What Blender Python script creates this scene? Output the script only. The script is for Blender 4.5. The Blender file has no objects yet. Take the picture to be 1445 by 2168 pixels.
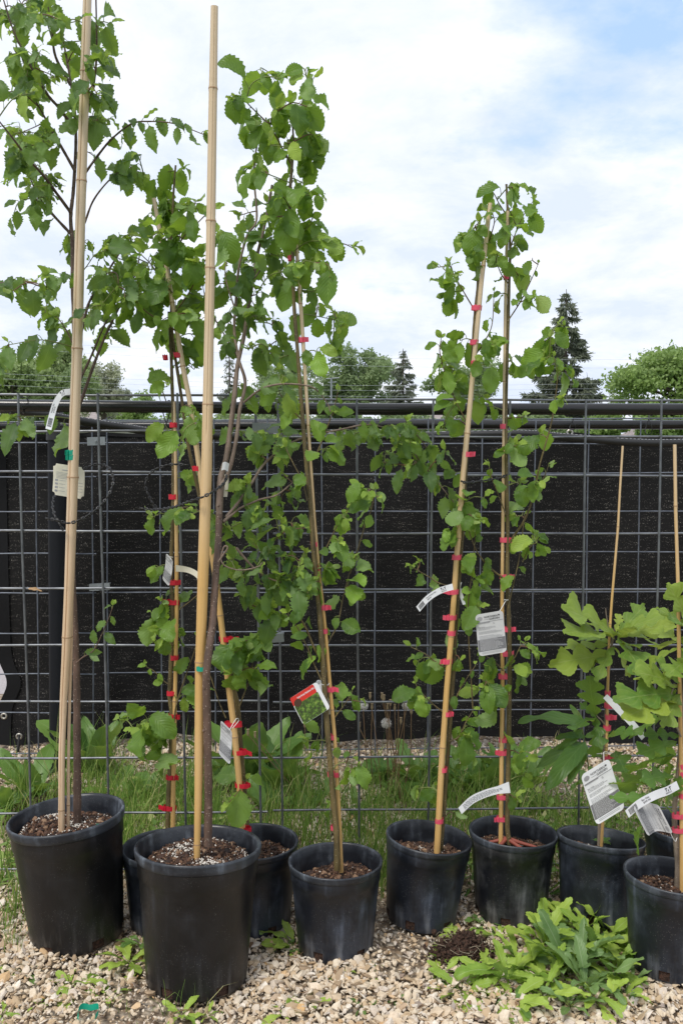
import bpy, math, random
import numpy as np
from mathutils import Vector, Matrix

# ------------------------------------------------------------------ camera
SC = bpy.context.scene
W_PX, H_PX, FPX = 1445.0, 2168.0, 1950.0
PITCH = math.radians(3.2)
CAM_H = 1.11
cam_d = bpy.data.cameras.new("camera")
cam = bpy.data.objects.new("camera", cam_d)
SC.collection.objects.link(cam)
cam.location = (0, 0, CAM_H)
cam.rotation_euler = (math.pi / 2 - PITCH, 0, 0)
cam_d.sensor_fit = 'VERTICAL'
cam_d.sensor_height = 36.0
cam_d.lens = 36.0 * FPX / H_PX
cam_d.clip_start = 0.05
cam_d.clip_end = 2000
cam_d.dof.use_dof = False
SC.camera = cam

# ------------------------------------------------------------------ world
SUN_EL, SUN_AZ = math.radians(56), math.radians(215)   # azimuth from +Y clockwise
world = bpy.data.worlds.new("World")
SC.world = world
world.use_nodes = True
nt = world.node_tree
nt.nodes.clear()


def wn(t, **k):
    n = nt.nodes.new(t)
    for a, b in k.items():
        setattr(n, a, b)
    return n


out = wn('ShaderNodeOutputWorld')
bg = wn('ShaderNodeBackground')
bg.inputs[1].default_value = 0.114
nt.links.new(bg.outputs[0], out.inputs[0])
sky = wn('ShaderNodeTexSky', sky_type='NISHITA', sun_disc=False)
sky.sun_elevation = SUN_EL
sky.sun_rotation = SUN_AZ
sky.air_density = 1.0
sky.dust_density = 1.5
tc = wn('ShaderNodeTexCoord')
sep = wn('ShaderNodeSeparateXYZ')
nt.links.new(tc.outputs['Generated'], sep.inputs[0])


def wm(op, a, b=None, c=None, clamp=False):
    n = wn('ShaderNodeMath', operation=op, use_clamp=clamp)
    for i, v in enumerate((a, b, c)):
        if v is None:
            continue
        if isinstance(v, (int, float)):
            n.inputs[i].default_value = v
        else:
            nt.links.new(v, n.inputs[i])
    return n.outputs[0]


den = wm('ADD', wm('ABSOLUTE', sep.outputs[2]), 0.22)
cx = wm('DIVIDE', sep.outputs[0], den)
cy = wm('DIVIDE', sep.outputs[1], den)
cmb = wn('ShaderNodeCombineXYZ')
nt.links.new(cx, cmb.inputs[0])
nt.links.new(cy, cmb.inputs[1])
n1 = wn('ShaderNodeTexNoise')
n1.inputs['Scale'].default_value = 1.9
n1.inputs['Detail'].default_value = 7
n1.inputs['Roughness'].default_value = 0.62
n1.inputs['Distortion'].default_value = 0.25
nt.links.new(cmb.outputs[0], n1.inputs['Vector'])
n2 = wn('ShaderNodeTexNoise')
n2.inputs['Scale'].default_value = 3.2
n2.inputs['Detail'].default_value = 6
n2.inputs['Roughness'].default_value = 0.6
nt.links.new(cmb.outputs[0], n2.inputs['Vector'])
# cloud tone: white tops and blue-grey bellies
cr = wn('ShaderNodeValToRGB')
cr.color_ramp.elements[0].position = 0.40
cr.color_ramp.elements[0].color = (0.66, 0.735, 0.88, 1)
cr.color_ramp.elements[1].position = 0.60
cr.color_ramp.elements[1].color = (0.88, 0.90, 0.95, 1)
nt.links.new(n1.outputs[0], cr.inputs[0])
csc = wn('ShaderNodeVectorMath', operation='SCALE')
csc.inputs['Scale'].default_value = 9.3
nt.links.new(cr.outputs[0], csc.inputs[0])
# a break in the cloud up to the right
holed = wn('ShaderNodeVectorMath', operation='DISTANCE')
nt.links.new(tc.outputs['Generated'], holed.inputs[0])
HD = Vector((0.275, 0.877, 0.400)).normalized()
holed.inputs[1].default_value = HD
hole = wm('SUBTRACT', 1.0, wm('DIVIDE', holed.outputs['Value'], 0.20), clamp=True)
brk = wm('MULTIPLY', wm('SUBTRACT', wm('ADD', n2.outputs[0], wm('MULTIPLY', hole, 0.40)), 0.60), 3.4, clamp=True)
skyc = wn('ShaderNodeVectorMath', operation='MULTIPLY')
nt.links.new(sky.outputs[0], skyc.inputs[0])
skyc.inputs[1].default_value = (1.0, 1.0, 1.0)
blue = wn('ShaderNodeMix', data_type='RGBA')
blue.inputs[0].default_value = 0.75
nt.links.new(skyc.outputs[0], blue.inputs[6])
blue.inputs[7].default_value = (4.6, 6.5, 9.9, 1)
mx = wn('ShaderNodeMix', data_type='RGBA')
nt.links.new(brk, mx.inputs[0])
nt.links.new(csc.outputs[0], mx.inputs[6])
nt.links.new(blue.outputs[2], mx.inputs[7])
nt.links.new(mx.outputs[2], bg.inputs[0])

# ------------------------------------------------------------------ sun (thin overcast)
sd = bpy.data.lights.new("sun", 'SUN')
sd.energy = 2.3
sd.angle = math.radians(20)
sd.color = (1.0, 0.95, 0.87)
so = bpy.data.objects.new("sun", sd)
SC.collection.objects.link(so)
sv = Vector((math.sin(SUN_AZ) * math.cos(SUN_EL), math.cos(SUN_AZ) * math.cos(SUN_EL), math.sin(SUN_EL)))
so.rotation_euler = (-sv).to_track_quat('-Z', 'Y').to_euler()

SC.view_settings.view_transform = 'Standard'
SC.view_settings.look = 'None'
SC.view_settings.exposure = 0.20
SC.view_settings.gamma = 1.0
SC.cycles.max_bounces = 8
SC.cycles.transparent_max_bounces = 8

# ------------------------------------------------------------------ helpers
rnd = random.Random(7)
RS = np.random.RandomState(11)
CAM = np.array([0, 0, CAM_H])
FW = np.array([0, math.cos(PITCH), -math.sin(PITCH)])
UP = np.array([0, math.sin(PITCH), math.cos(PITCH)])


def P(px, py, Y):
    """point of the place seen at photo pixel (px,py) that lies Y metres ahead"""
    d = np.array([(px - 722.5) / FPX, 0, 0]) + FW + UP * ((1084 - py) / FPX)
    return CAM + d * (Y / d[1])


def G(px, py, z=0.0):
    d = np.array([(px - 722.5) / FPX, 0, 0]) + FW + UP * ((1084 - py) / FPX)
    return CAM + d * ((z - CAM_H) / d[2])


def pxsize(px, Y):
    return px * Y / FPX


def unit(v):
    v = np.asarray(v, float)
    return v / (np.linalg.norm(v) + 1e-12)


class MB:
    """collects vertices / faces / uvs / material indices"""
    def __init__(s):
        s.v = []; s.q = []; s.t = []; s.n = 0; s.uv = []; s.mq = []; s.mt = []
        s.sm = True

    def add(s, v, quads=None, tris=None, uv=None, mat=0):
        v = np.asarray(v, float).reshape(-1, 3)
        if uv is None:
            uv = np.zeros((len(v), 2))
        if quads is not None and len(quads):
            q = np.asarray(quads, int) + s.n
            s.q.append(q); s.mq.append(np.full(len(q), mat))
        if tris is not None and len(tris):
            t = np.asarray(tris, int) + s.n
            s.t.append(t); s.mt.append(np.full(len(t), mat))
        s.v.append(v); s.uv.append(np.asarray(uv, float)); s.n += len(v)

    def build(s, name, mats, parent=None, smooth=True, label=None):
        V = np.concatenate(s.v) if s.v else np.zeros((0, 3))
        U = np.concatenate(s.uv) if s.uv else np.zeros((0, 2))
        Q = np.concatenate(s.q) if s.q else np.zeros((0, 4), int)
        T = np.concatenate(s.t) if s.t else np.zeros((0, 3), int)
        o_ = np.zeros(3)
        r = parent
        while r is not None:
            o_ += np.array(r.location); r = r.parent
        V = V - o_
        me = bpy.data.meshes.new(name)
        me.vertices.add(len(V)); me.vertices.foreach_set('co', V.ravel())
        loops = np.concatenate([Q.ravel(), T.ravel()]).astype(np.int32)
        me.loops.add(len(loops)); me.loops.foreach_set('vertex_index', loops)
        starts = np.concatenate([np.arange(len(Q)) * 4, len(Q) * 4 + np.arange(len(T)) * 3]).astype(np.int32)
        me.polygons.add(len(starts)); me.polygons.foreach_set('loop_start', starts)
        mi = np.concatenate([np.concatenate(s.mq) if s.mq else np.zeros(0), np.concatenate(s.mt) if s.mt else np.zeros(0)]).astype(np.int32)
        me.polygons.foreach_set('material_index', mi)
        me.polygons.foreach_set('use_smooth', np.full(len(starts), smooth))
        uvl = me.uv_layers.new(name='UVMap')
        uvl.data.foreach_set('uv', U[loops].astype(np.float32).ravel())
        me.update(calc_edges=True)
        if not isinstance(mats, (list, tuple)):
            mats = [mats]
        for m in mats:
            me.materials.append(m)
        ob = bpy.data.objects.new(name, me)
        SC.collection.objects.link(ob)
        if parent is not None:
            ob.parent = parent
        if label:
            ob['label'] = label
        return ob


def tag(o, label=None, cat=None, group=None, kind=None):
    if label: o['label'] = label
    if cat: o['category'] = cat
    if group: o['group'] = group
    if kind: o['kind'] = kind
    return o


def empty(name, loc, label, cat, group=None):
    o = bpy.data.objects.new(name, None)
    o.empty_display_size = 0.1
    SC.collection.objects.link(o)
    o.location = [float(a) for a in loc]
    return tag(o, label, cat, group)


def spline(pts, n=6):
    pts = [np.asarray(p, float) for p in pts]
    if len(pts) < 3:
        return np.array([pts[0] + (pts[-1] - pts[0]) * t for t in np.linspace(0, 1, n + 1)])
    E = [2 * pts[0] - pts[1]] + pts + [2 * pts[-1] - pts[-2]]
    o = []
    for i in range(1, len(E) - 2):
        p0, p1, p2, p3 = E[i - 1:i + 3]
        for k in range(n):
            t = k / n
            o.append(0.5 * ((2 * p1) + (-p0 + p2) * t + (2 * p0 - 5 * p1 + 4 * p2 - p3) * t * t + (-p0 + 3 * p1 - 3 * p2 + p3) * t ** 3))
    o.append(pts[-1])
    return np.array(o)


def tube(mb, path, rad, sides=8, mat=0, cap=True, shape=None, ref=None):
    """path (N,3); rad scalar or (N,); shape(theta array, i)->factor"""
    path = np.asarray(path, float)
    N = len(path)
    rad = np.full(N, rad) if np.isscalar(rad) else np.asarray(rad, float)
    tan = np.gradient(path, axis=0)
    tan /= np.linalg.norm(tan, axis=1)[:, None] + 1e-12
    if ref is None:
        ref = np.array([0, -1.0, 0]) if abs(tan[0][1]) < 0.8 else np.array([1.0, 0, 0])
    a = unit(ref - tan[0] * np.dot(ref, tan[0]))
    th = np.linspace(0, 2 * np.pi, sides, endpoint=False)
    L = np.concatenate([[0], np.cumsum(np.linalg.norm(np.diff(path, axis=0), axis=1))])
    V = []; U = []
    for i in range(N):
        a = unit(a - tan[i] * np.dot(a, tan[i]))
        b = np.cross(tan[i], a)
        f = rad[i] * (shape(th, i) if shape else np.ones(sides))
        V.append(path[i] + np.cos(th)[:, None] * a * f[:, None] + np.sin(th)[:, None] * b * f[:, None])
        U.append(np.stack([np.abs(th / np.pi - 1), np.full(sides, L[i])], 1))
    V = np.concatenate(V); U = np.concatenate(U)
    i0 = np.arange(N - 1)[:, None] * sides
    j = np.arange(sides)[None]
    jn = (j + 1) % sides
    q = np.stack([i0 + j, i0 + jn, i0 + sides + jn, i0 + sides + j], -1).reshape(-1, 4)
    mb.add(V, quads=q, uv=U, mat=mat)
    if cap:
        for e, base in ((0, 0), (N - 1, (N - 1) * sides)):
            c = path[e]
            vv = np.concatenate([V[base:base + sides], [c]])
            tr = [[k, (k + 1) % sides, sides] if e else [(k + 1) % sides, k, sides] for k in range(sides)]
            mb.add(vv, tris=tr, uv=np.concatenate([U[base:base + sides], [[0, L[e]]]]), mat=mat)


def box(mb, c, s, mat=0, rot=None):
    c = np.asarray(c, float); s = np.asarray(s, float) / 2
    v = np.array([[x, y, z] for x in (-1, 1) for y in (-1, 1) for z in (-1, 1)], float) * s
    if rot is not None:
        v = v @ np.asarray(rot).T
    q = [[0, 1, 3, 2], [4, 6, 7, 5], [0, 4, 5, 1], [2, 3, 7, 6], [0, 2, 6, 4], [1, 5, 7, 3]]
    mb.add(v + c, quads=q, mat=mat)


# ------------------------------------------------------------------ materials
def newmat(name):
    m = bpy.data.materials.new(name)
    m.use_nodes = True
    t = m.node_tree
    b = t.nodes['Principled BSDF']
    return m, t, b


class NT:
    def __init__(s, name):
        s.m, s.t, s.b = newmat(name)

    def n(s, typ, ins=None, **k):
        n = s.t.nodes.new(typ)
        for a, b in k.items():
            setattr(n, a, b)
        for a, b in (ins or {}).items():
            if hasattr(b, 'is_linked'):
                s.t.links.new(b, n.inputs[a])
            else:
                n.inputs[a].default_value = b
        return n

    def math(s, op, a, b=None, clamp=False):
        n = s.t.nodes.new('ShaderNodeMath'); n.operation = op; n.use_clamp = clamp
        for i, v in enumerate((a, b)):
            if v is None: continue
            if isinstance(v, (int, float)): n.inputs[i].default_value = v
            else: s.t.links.new(v, n.inputs[i])
        return n.outputs[0]

    def ramp(s, fac, els):
        n = s.t.nodes.new('ShaderNodeValToRGB')
        r = n.color_ramp
        while len(r.elements) < len(els): r.elements.new(0.5)
        for e, (p, c) in zip(r.elements, els):
            e.position = p; e.color = tuple(c) + (1,) if len(c) == 3 else c
        s.t.links.new(fac, n.inputs[0])
        return n.outputs[0]

    def mix(s, f, a, b, blend='MIX'):
        n = s.t.nodes.new('ShaderNodeMix'); n.data_type = 'RGBA'; n.blend_type = blend
        for i, v in ((0, f), (6, a), (7, b)):
            if isinstance(v, (int, float)): n.inputs[i].default_value = v
            elif isinstance(v, tuple): n.inputs[i].default_value = v + (1,) if len(v) == 3 else v
            else: s.t.links.new(v, n.inputs[i])
        return n.outputs[2]

    def set(s, key, v):
        if hasattr(v, 'is_linked'): s.t.links.new(v, s.b.inputs[key])
        elif isinstance(v, tuple) and len(v) == 3: s.b.inputs[key].default_value = v + (1,)
        else: s.b.inputs[key].default_value = v

    def bump(s, h, strength=0.3, dist=0.002):
        n = s.n('ShaderNodeBump', {'Height': h, 'Strength': strength, 'Distance': dist})
        s.t.links.new(n.outputs[0], s.b.inputs['Normal'])

    def obj(s):
        return s.n('ShaderNodeTexCoord').outputs['Object']

    def uv(s):
        return s.n('ShaderNodeTexCoord').outputs['UV']

    def map(s, vec, scale=(1, 1, 1)):
        return s.n('ShaderNodeMapping', {'Vector': vec, 'Scale': scale}).outputs[0]

    def noise(s, vec, scale, detail=3, rough=0.5):
        return s.n('ShaderNodeTexNoise', {'Vector': vec, 'Scale': scale, 'Detail': detail, 'Roughness': rough}).outputs[0]

    def vor(s, vec, scale, out_='Distance', **k):
        return s.n('ShaderNodeTexVoronoi', {'Vector': vec, 'Scale': scale}, **k).outputs[out_]

    def island(s):
        return s.n('ShaderNodeNewGeometry').outputs['Random Per Island']


def plain(name, col, rough=0.5, metal=0.0, spec=0.5):
    a = NT(name)
    v = a.noise(a.obj(), 40, 3)
    c = a.mix(v, tuple(x * 0.82 for x in col), tuple(min(1, x * 1.15) for x in col))
    a.set('Base Color', c); a.set('Roughness', rough); a.set('Metallic', metal)
    a.b.inputs['Specular IOR Level'].default_value = spec
    return a.m


def leafmat(name, dark, lite, under, veins=9.0, slant=0.30, vein_col=(0.22, 0.34, 0.09), trans=0.38, tcol=(0.36, 0.54, 0.06), rough=0.42, vs=0.45):
    a = NT(name)
    uv = a.uv()
    sx = a.n('ShaderNodeSeparateXYZ', {'Vector': uv})
    u, v = sx.outputs[0], sx.outputs[1]
    av = a.math('ABSOLUTE', v)
    ph = a.math('MULTIPLY', a.math('SUBTRACT', u, a.math('MULTIPLY', av, slant)), veins)
    fr = a.math('ABSOLUTE', a.math('SUBTRACT', a.math('FRACT', ph), 0.5))
    ln = a.math('SUBTRACT', 1.0, a.math('MULTIPLY', fr, 9.0), clamp=True)
    mid = a.math('SUBTRACT', 1.0, a.math('MULTIPLY', av, 18.0), clamp=True)
    vn = a.math('MAXIMUM', a.math('MULTIPLY', ln, vs), mid)
    isl = a.island()
    c = a.ramp(isl, [(0.0, dark), (0.55, tuple((d + l) / 2 for d, l in zip(dark, lite))), (0.92, lite), (1.0, tuple(min(1, l * 1.35) for l in lite))])
    blot = a.noise(a.obj(), 60, 4)
    c = a.mix(a.math('MULTIPLY', a.math('SUBTRACT', blot, 0.45), 0.9, clamp=True), c, tuple(l * 1.2 for l in lite))
    sp = a.noise(a.obj(), 240, 2)
    c = a.mix(a.math('MULTIPLY', a.math('SUBTRACT', sp, 0.74), 10, clamp=True), c, (0.16, 0.09, 0.03))
    c = a.mix(a.math('MULTIPLY', vn, 0.5), c, vein_col)
    bf = a.n('ShaderNodeNewGeometry').outputs['Backfacing']
    ud = a.mix(a.math('MULTIPLY', vn, 0.6), under, vein_col)
    c = a.mix(bf, c, ud)
    a.set('Base Color', c)
    a.set('Roughness', rough)
    a.b.inputs['Specular IOR Level'].default_value = 0.35
    h = a.math('SUBTRACT', a.math('MULTIPLY', fr, 2.0), a.math('MULTIPLY', mid, 0.8))
    a.bump(h, 0.42 if vs > .2 else 0.15, 0.0014)
    tr = a.n('ShaderNodeBsdfTranslucent', {'Color': tcol + (1,)})
    ms = a.n('ShaderNodeMixShader', {'Fac': trans})
    a.t.links.new(a.b.outputs[0], ms.inputs[1]); a.t.links.new(tr.outputs[0], ms.inputs[2])
    o = a.t.nodes['Material Output']
    a.t.links.new(ms.outputs[0], o.inputs[0])
    return a.m


M = {}
M['elm_leaf'] = leafmat('elm leaf', (0.030, 0.074, 0.034), (0.125, 0.22, 0.055), (0.18, 0.28, 0.11), veins=13, slant=0.30)
M['alder_leaf'] = leafmat('alder leaf', (0.040, 0.098, 0.022), (0.185, 0.315, 0.046), (0.22, 0.34, 0.11), veins=9, slant=0.34, tcol=(0.36, 0.55, 0.05))
M['young_leaf'] = leafmat('young leaf', (0.16, 0.27, 0.035), (0.30, 0.42, 0.07), (0.26, 0.36, 0.12), veins=9, slant=0.34, tcol=(0.45, 0.6, 0.08), trans=0.35)
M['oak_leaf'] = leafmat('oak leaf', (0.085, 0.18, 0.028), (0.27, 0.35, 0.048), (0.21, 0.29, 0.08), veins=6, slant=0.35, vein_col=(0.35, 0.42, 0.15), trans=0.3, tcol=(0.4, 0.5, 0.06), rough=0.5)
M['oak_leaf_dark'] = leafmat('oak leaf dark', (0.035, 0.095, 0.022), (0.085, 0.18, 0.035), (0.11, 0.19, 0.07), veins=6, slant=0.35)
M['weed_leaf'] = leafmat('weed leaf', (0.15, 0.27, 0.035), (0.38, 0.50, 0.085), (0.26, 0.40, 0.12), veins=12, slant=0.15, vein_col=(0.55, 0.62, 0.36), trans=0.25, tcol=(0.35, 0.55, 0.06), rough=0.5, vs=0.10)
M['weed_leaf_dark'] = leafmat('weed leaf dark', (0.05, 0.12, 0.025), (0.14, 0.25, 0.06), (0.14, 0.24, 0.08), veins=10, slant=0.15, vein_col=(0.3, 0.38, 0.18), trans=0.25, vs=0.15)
M['withered'] = leafmat('withered leaf', (0.10, 0.06, 0.03), (0.22, 0.15, 0.07), (0.2, 0.15, 0.09), trans=0.2, tcol=(0.3, 0.2, 0.08))
M['weed_leaf_grey'] = leafmat('grey green weed leaf', (0.10, 0.18, 0.06), (0.20, 0.31, 0.11), (0.22, 0.32, 0.15), veins=12, slant=0.15, vein_col=(0.55, 0.62, 0.42), trans=0.25, vs=0.1)
M['young_twig'] = plain('young twig', (0.16, 0.19, 0.05), 0.55)
M['red_twig'] = plain('red twig', (0.13, 0.06, 0.035), 0.5)

# grass
a = NT('grass blade')
a.set('Base Color', a.ramp(a.island(), [(0, (0.07, 0.15, 0.025)), (0.55, (0.17, 0.28, 0.05)), (0.85, (0.32, 0.40, 0.10)), (1, (0.50, 0.42, 0.22))]))
a.set('Roughness', 0.5)
tr = a.n('ShaderNodeBsdfTranslucent', {'Color': (0.3, 0.5, 0.08, 1)})
ms = a.n('ShaderNodeMixShader', {'Fac': 0.25})
a.t.links.new(a.b.outputs[0], ms.inputs[1]); a.t.links.new(tr.outputs[0], ms.inputs[2])
a.t.links.new(ms.outputs[0], a.t.nodes['Material Output'].inputs[0])
M['grass'] = a.m


def barkmat(name, c1, c2, dot, dots=1.0, uvs=(3, 60)):
    a = NT(name)
    o = a.obj()
    n = a.noise(a.map(o, (60, 60, 18)), 1.0, 5, 0.6)
    c = a.ramp(n, [(0.3, c1), (0.7, c2)])
    d = a.vor(a.map(o, (150, 150, 260)), 1.0)
    dm = a.math('MULTIPLY', a.math('SUBTRACT', 0.24, d), 9.0 * dots, clamp=True)
    gate = a.math('GREATER_THAN', a.noise(o, 130, 1), 0.46)
    c = a.mix(a.math('MULTIPLY', dm, gate), c, dot)
    a.set('Base Color', c); a.set('Roughness', 0.62)
    a.bump(a.math('ADD', n, dm), 0.5, 0.0015)
    return a.m


M['elm_bark'] = barkmat('elm bark', (0.060, 0.036, 0.026), (0.15, 0.092, 0.066), (0.42, 0.34, 0.27))
M['grey_bark'] = barkmat('grey bark', (0.10, 0.065, 0.045), (0.23, 0.17, 0.13), (0.33, 0.27, 0.22), 0.5)
M['alder_bark'] = barkmat('alder bark', (0.050, 0.036, 0.014), (0.17, 0.125, 0.045), (0.36, 0.30, 0.19), 0.9)
M['oak_bark'] = barkmat('oak bark', (0.13, 0.10, 0.075), (0.30, 0.24, 0.18), (0.40, 0.34, 0.28), 0.6)


def bamboomat(name, lo, hi, pale):
    a = NT(name)
    uv = a.uv()
    sx = a.n('ShaderNodeSeparateXYZ', {'Vector': uv})
    st = a.noise(a.map(uv, (26, 1.3, 1)), 1.0, 4, 0.6)
    c = a.ramp(st, [(0.32, lo), (0.66, hi)])
    big = a.noise(a.map(uv, (1.2, 3, 1)), 1.0, 2)
    c = a.mix(a.math('MULTIPLY', a.math('SUBTRACT', big, 0.42), 3, clamp=True), c, pale)
    hgt = a.math('ADD', a.math('MULTIPLY', a.math('SUBTRACT', sx.outputs[1], 0.75), 2.2), a.math('MULTIPLY', big, 0.5), clamp=True)
    grey = a.ramp(st, [(0.3, (0.50, 0.38, 0.25)), (0.7, (0.68, 0.55, 0.39))])
    c = a.mix(a.math('MULTIPLY', hgt, 0.85), c, grey)
    sp = a.noise(a.map(uv, (60, 300, 1)), 1.0, 2)
    c = a.mix(a.math('MULTIPLY', a.math('SUBTRACT', sp, 0.68), 9, clamp=True), c, (0.16, 0.09, 0.05))
    sb = a.noise(a.map(uv, (7, 16, 1)), 1.0, 4, 0.65)
    c = a.mix(a.math('MULTIPLY', a.math('SUBTRACT', sb, 0.60), 4, clamp=True), c, (0.26, 0.17, 0.10))
    a.set('Base Color', c); a.set('Roughness', 0.42)
    a.bump(st, 0.25, 0.0006)
    return a.m


M['bamboo_pink'] = bamboomat('weathered pale bamboo', (0.52, 0.35, 0.21), (0.70, 0.52, 0.34), (0.72, 0.55, 0.39))
M['bamboo_gold'] = bamboomat('golden bamboo', (0.50, 0.29, 0.09), (0.66, 0.42, 0.16), (0.62, 0.42, 0.20))
M['bamboo_node'] = plain('bamboo node', (0.36, 0.22, 0.12), 0.6)
M['bamboo_dark'] = plain('bamboo crack', (0.05, 0.025, 0.015), 0.8)


def potmat(name, base, dust, amt=1.0, brown=0.0):
    a = NT(name)
    o = a.obj()
    n = a.noise(o, 9, 5, 0.6)
    st = a.noise(a.map(o, (45, 45, 5)), 1.0, 4, 0.6)
    m1 = a.math('MULTIPLY', a.math('SUBTRACT', n, 0.42), 4.0 * amt, clamp=True)
    m2 = a.math('MULTIPLY', a.math('SUBTRACT', st, 0.50), 3.0, clamp=True)
    k = a.math('MULTIPLY', m1, a.math('ADD', a.math('MULTIPLY', m2, 1.1), 0.22), clamp=True)
    c = a.mix(k, base, dust)
    sx = a.n('ShaderNodeSeparateXYZ', {'Vector': o})
    low = a.math('MULTIPLY', a.math('SUBTRACT', 0.075, sx.outputs[2]), 15.0, clamp=True)
    c = a.mix(a.math('MULTIPLY', low, a.math('MULTIPLY', m2, 0.8)), c, (0.17, 0.16, 0.14))
    sp = a.vor(o, 260)
    spn = a.noise(o, 16, 2)
    sm = a.math('MULTIPLY', a.math('MULTIPLY', a.math('SUBTRACT', 0.16, sp), 12, clamp=True), a.math('GREATER_THAN', spn, 0.50))
    c = a.mix(a.math('MULTIPLY', sm, 0.55), c, (0.30, 0.29, 0.28))
    scr = a.noise(a.map(o, (3, 3, 160)), 1.0, 3, 0.7)
    ss = a.math('MULTIPLY', a.math('SUBTRACT', scr, 0.68), 12, clamp=True)
    c = a.mix(a.math('MULTIPLY', ss, 0.12), c, (0.2, 0.2, 0.2))
    a.set('Base Color', c)
    a.set('Roughness', a.math('ADD', 0.34, a.math('MULTIPLY', k, 0.35)))
    a.b.inputs['Specular IOR Level'].default_value = 0.45
    a.bump(a.math('ADD', a.math('MULTIPLY', n, 2.0), a.math('MULTIPLY', st, 0.35)), 0.22, 0.004)
    return a.m


M['pot_blue'] = potmat('dusty black plastic', (0.010, 0.012, 0.017), (0.125, 0.15, 0.20), 1.15)
M['pot_scuffed'] = potmat('scuffed black plastic', (0.009, 0.010, 0.013), (0.20, 0.205, 0.21), 1.3)
M['pot_brown'] = potmat('brownish black plastic', (0.0072, 0.0072, 0.0082), (0.036, 0.037, 0.044), 1.0)
M['pot_rim'] = potmat('rim plastic', (0.014, 0.016, 0.021), (0.15, 0.175, 0.21), 1.4)

a = NT('potting soil')
o = a.obj()
a.set('Base Color', a.ramp(a.noise(o, 220, 4), [(0.3, (0.016, 0.008, 0.005)), (0.7, (0.075, 0.035, 0.020))]))
a.set('Roughness', 0.9); a.bump(a.noise(o, 300, 4), 0.8, 0.004)
M['soil'] = a.m
a = NT('bark chips')
a.set('Base Color', a.ramp(a.island(), [(0, (0.014, 0.007, 0.005)), (0.5, (0.055, 0.025, 0.014)), (0.88, (0.12, 0.058, 0.030)), (1, (0.28, 0.18, 0.11))]))
a.set('Roughness', 0.8)
M['chips'] = a.m
M['perlite'] = plain('perlite', (0.66, 0.62, 0.56), 0.8)

a = NT('gravel stones')
isl = a.island()
c = a.ramp(isl, [(0, (0.28, 0.20, 0.13)), (0.12, (0.46, 0.34, 0.21)), (0.34, (0.58, 0.47, 0.34)), (0.60, (0.68, 0.59, 0.46)),
                 (0.80, (0.52, 0.45, 0.38)), (0.90, (0.74, 0.68, 0.59)), (0.96, (0.56, 0.35, 0.15)), (0.985, (0.34, 0.30, 0.27)), (1, (0.20, 0.13, 0.09))])
sn = a.noise(a.obj(), 160, 4, 0.6)
c = a.mix(a.math('MULTIPLY', a.math('SUBTRACT', sn, 0.42), 1.4, clamp=True), c, (0.40, 0.29, 0.18))
a.set('Base Color', c); a.set('Roughness', 0.85); a.bump(sn, 0.4, 0.002)
M['stones'] = a.m

a = NT('gravel bed')
o = a.obj()
v = a.n('ShaderNodeTexVoronoi', {'Vector': o, 'Scale': 62.0})
cc = a.n('ShaderNodeSeparateXYZ', {'Vector': v.outputs['Color']}).outputs[0]
c = a.ramp(cc, [(0, (0.22, 0.15, 0.09)), (0.4, (0.46, 0.36, 0.25)), (0.8, (0.60, 0.51, 0.39)), (1, (0.66, 0.60, 0.5))])
c = a.mix(a.math('MULTIPLY', v.outputs['Distance'], 1.0, clamp=True), c, (0.09, 0.06, 0.04))
pn = a.noise(o, 1.6, 4)
c = a.mix(a.math('MULTIPLY', a.math('SUBTRACT', pn, 0.5), 3.0, clamp=True), c, (0.17, 0.115, 0.07))
a.set('Base Color', c); a.set('Roughness', 0.9)
a.bump(a.math('SUBTRACT', 1.0, v.outputs['Distance']), 1.0, 0.012)
M['bed'] = a.m

a = NT('lawn')
o = a.obj()
c = a.ramp(a.noise(o, 3, 6, 0.7), [(0.3, (0.06, 0.11, 0.03)), (0.7, (0.14, 0.20, 0.06))])
a.set('Base Color', c); a.set('Roughness', 0.95); a.bump(a.noise(o, 25, 4), 1, 0.05)
M['lawn'] = a.m
a = NT('pavement')
o = a.obj()
c = a.ramp(a.noise(o, 90, 5, 0.7), [(0.3, (0.26, 0.235, 0.235)), (0.7, (0.42, 0.385, 0.385))])
a.set('Base Color', c); a.set('Roughness', 0.9); a.bump(a.noise(o, 120, 3), 0.4, 0.004)
M['pave'] = a.m

a = NT('galvanised wire')
n = a.noise(a.obj(), 30, 4)
a.set('Base Color', a.ramp(n, [(0.3, (0.11, 0.115, 0.13)), (0.75, (0.24, 0.25, 0.265))]))
a.set('Metallic', 0.6); a.set('Roughness', 0.42)
M['wire'] = a.m
a = NT('dull wire')
n = a.noise(a.obj(), 30, 4)
a.set('Base Color', a.ramp(n, [(0.3, (0.08, 0.09, 0.115)), (0.75, (0.18, 0.20, 0.235))]))
a.set('Metallic', 0.4); a.set('Roughness', 0.5)
M['wire_dull'] = a.m
M['clamp'] = plain('galvanised clamp', (0.25, 0.27, 0.28), 0.45, 0.6)
a = NT('black pipe')
n = a.noise(a.map(a.obj(), (2, 20, 20)), 2.0, 4)
a.set('Base Color', a.ramp(n, [(0.35, (0.006, 0.006, 0.006)), (0.8, (0.016, 0.015, 0.015))]))
a.set('Roughness', 0.24); a.bump(n, 0.05, 0.002)
M['pipe'] = a.m
a = NT('shade cloth')
o = a.obj()
w1 = a.noise(a.map(o, (260, 1, 260)), 1.0, 2, 0.6)
w2 = a.noise(a.map(o, (14, 1, 120)), 1.0, 3, 0.6)
pat = a.noise(a.map(o, (3, 1, 3)), 1.0, 3)
k = a.math('MULTIPLY', a.math('SUBTRACT', a.math('ADD', w1, a.math('MULTIPLY', a.math('SUBTRACT', w2, 0.5), 0.45)), 0.63), 8.0, clamp=True)
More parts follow.
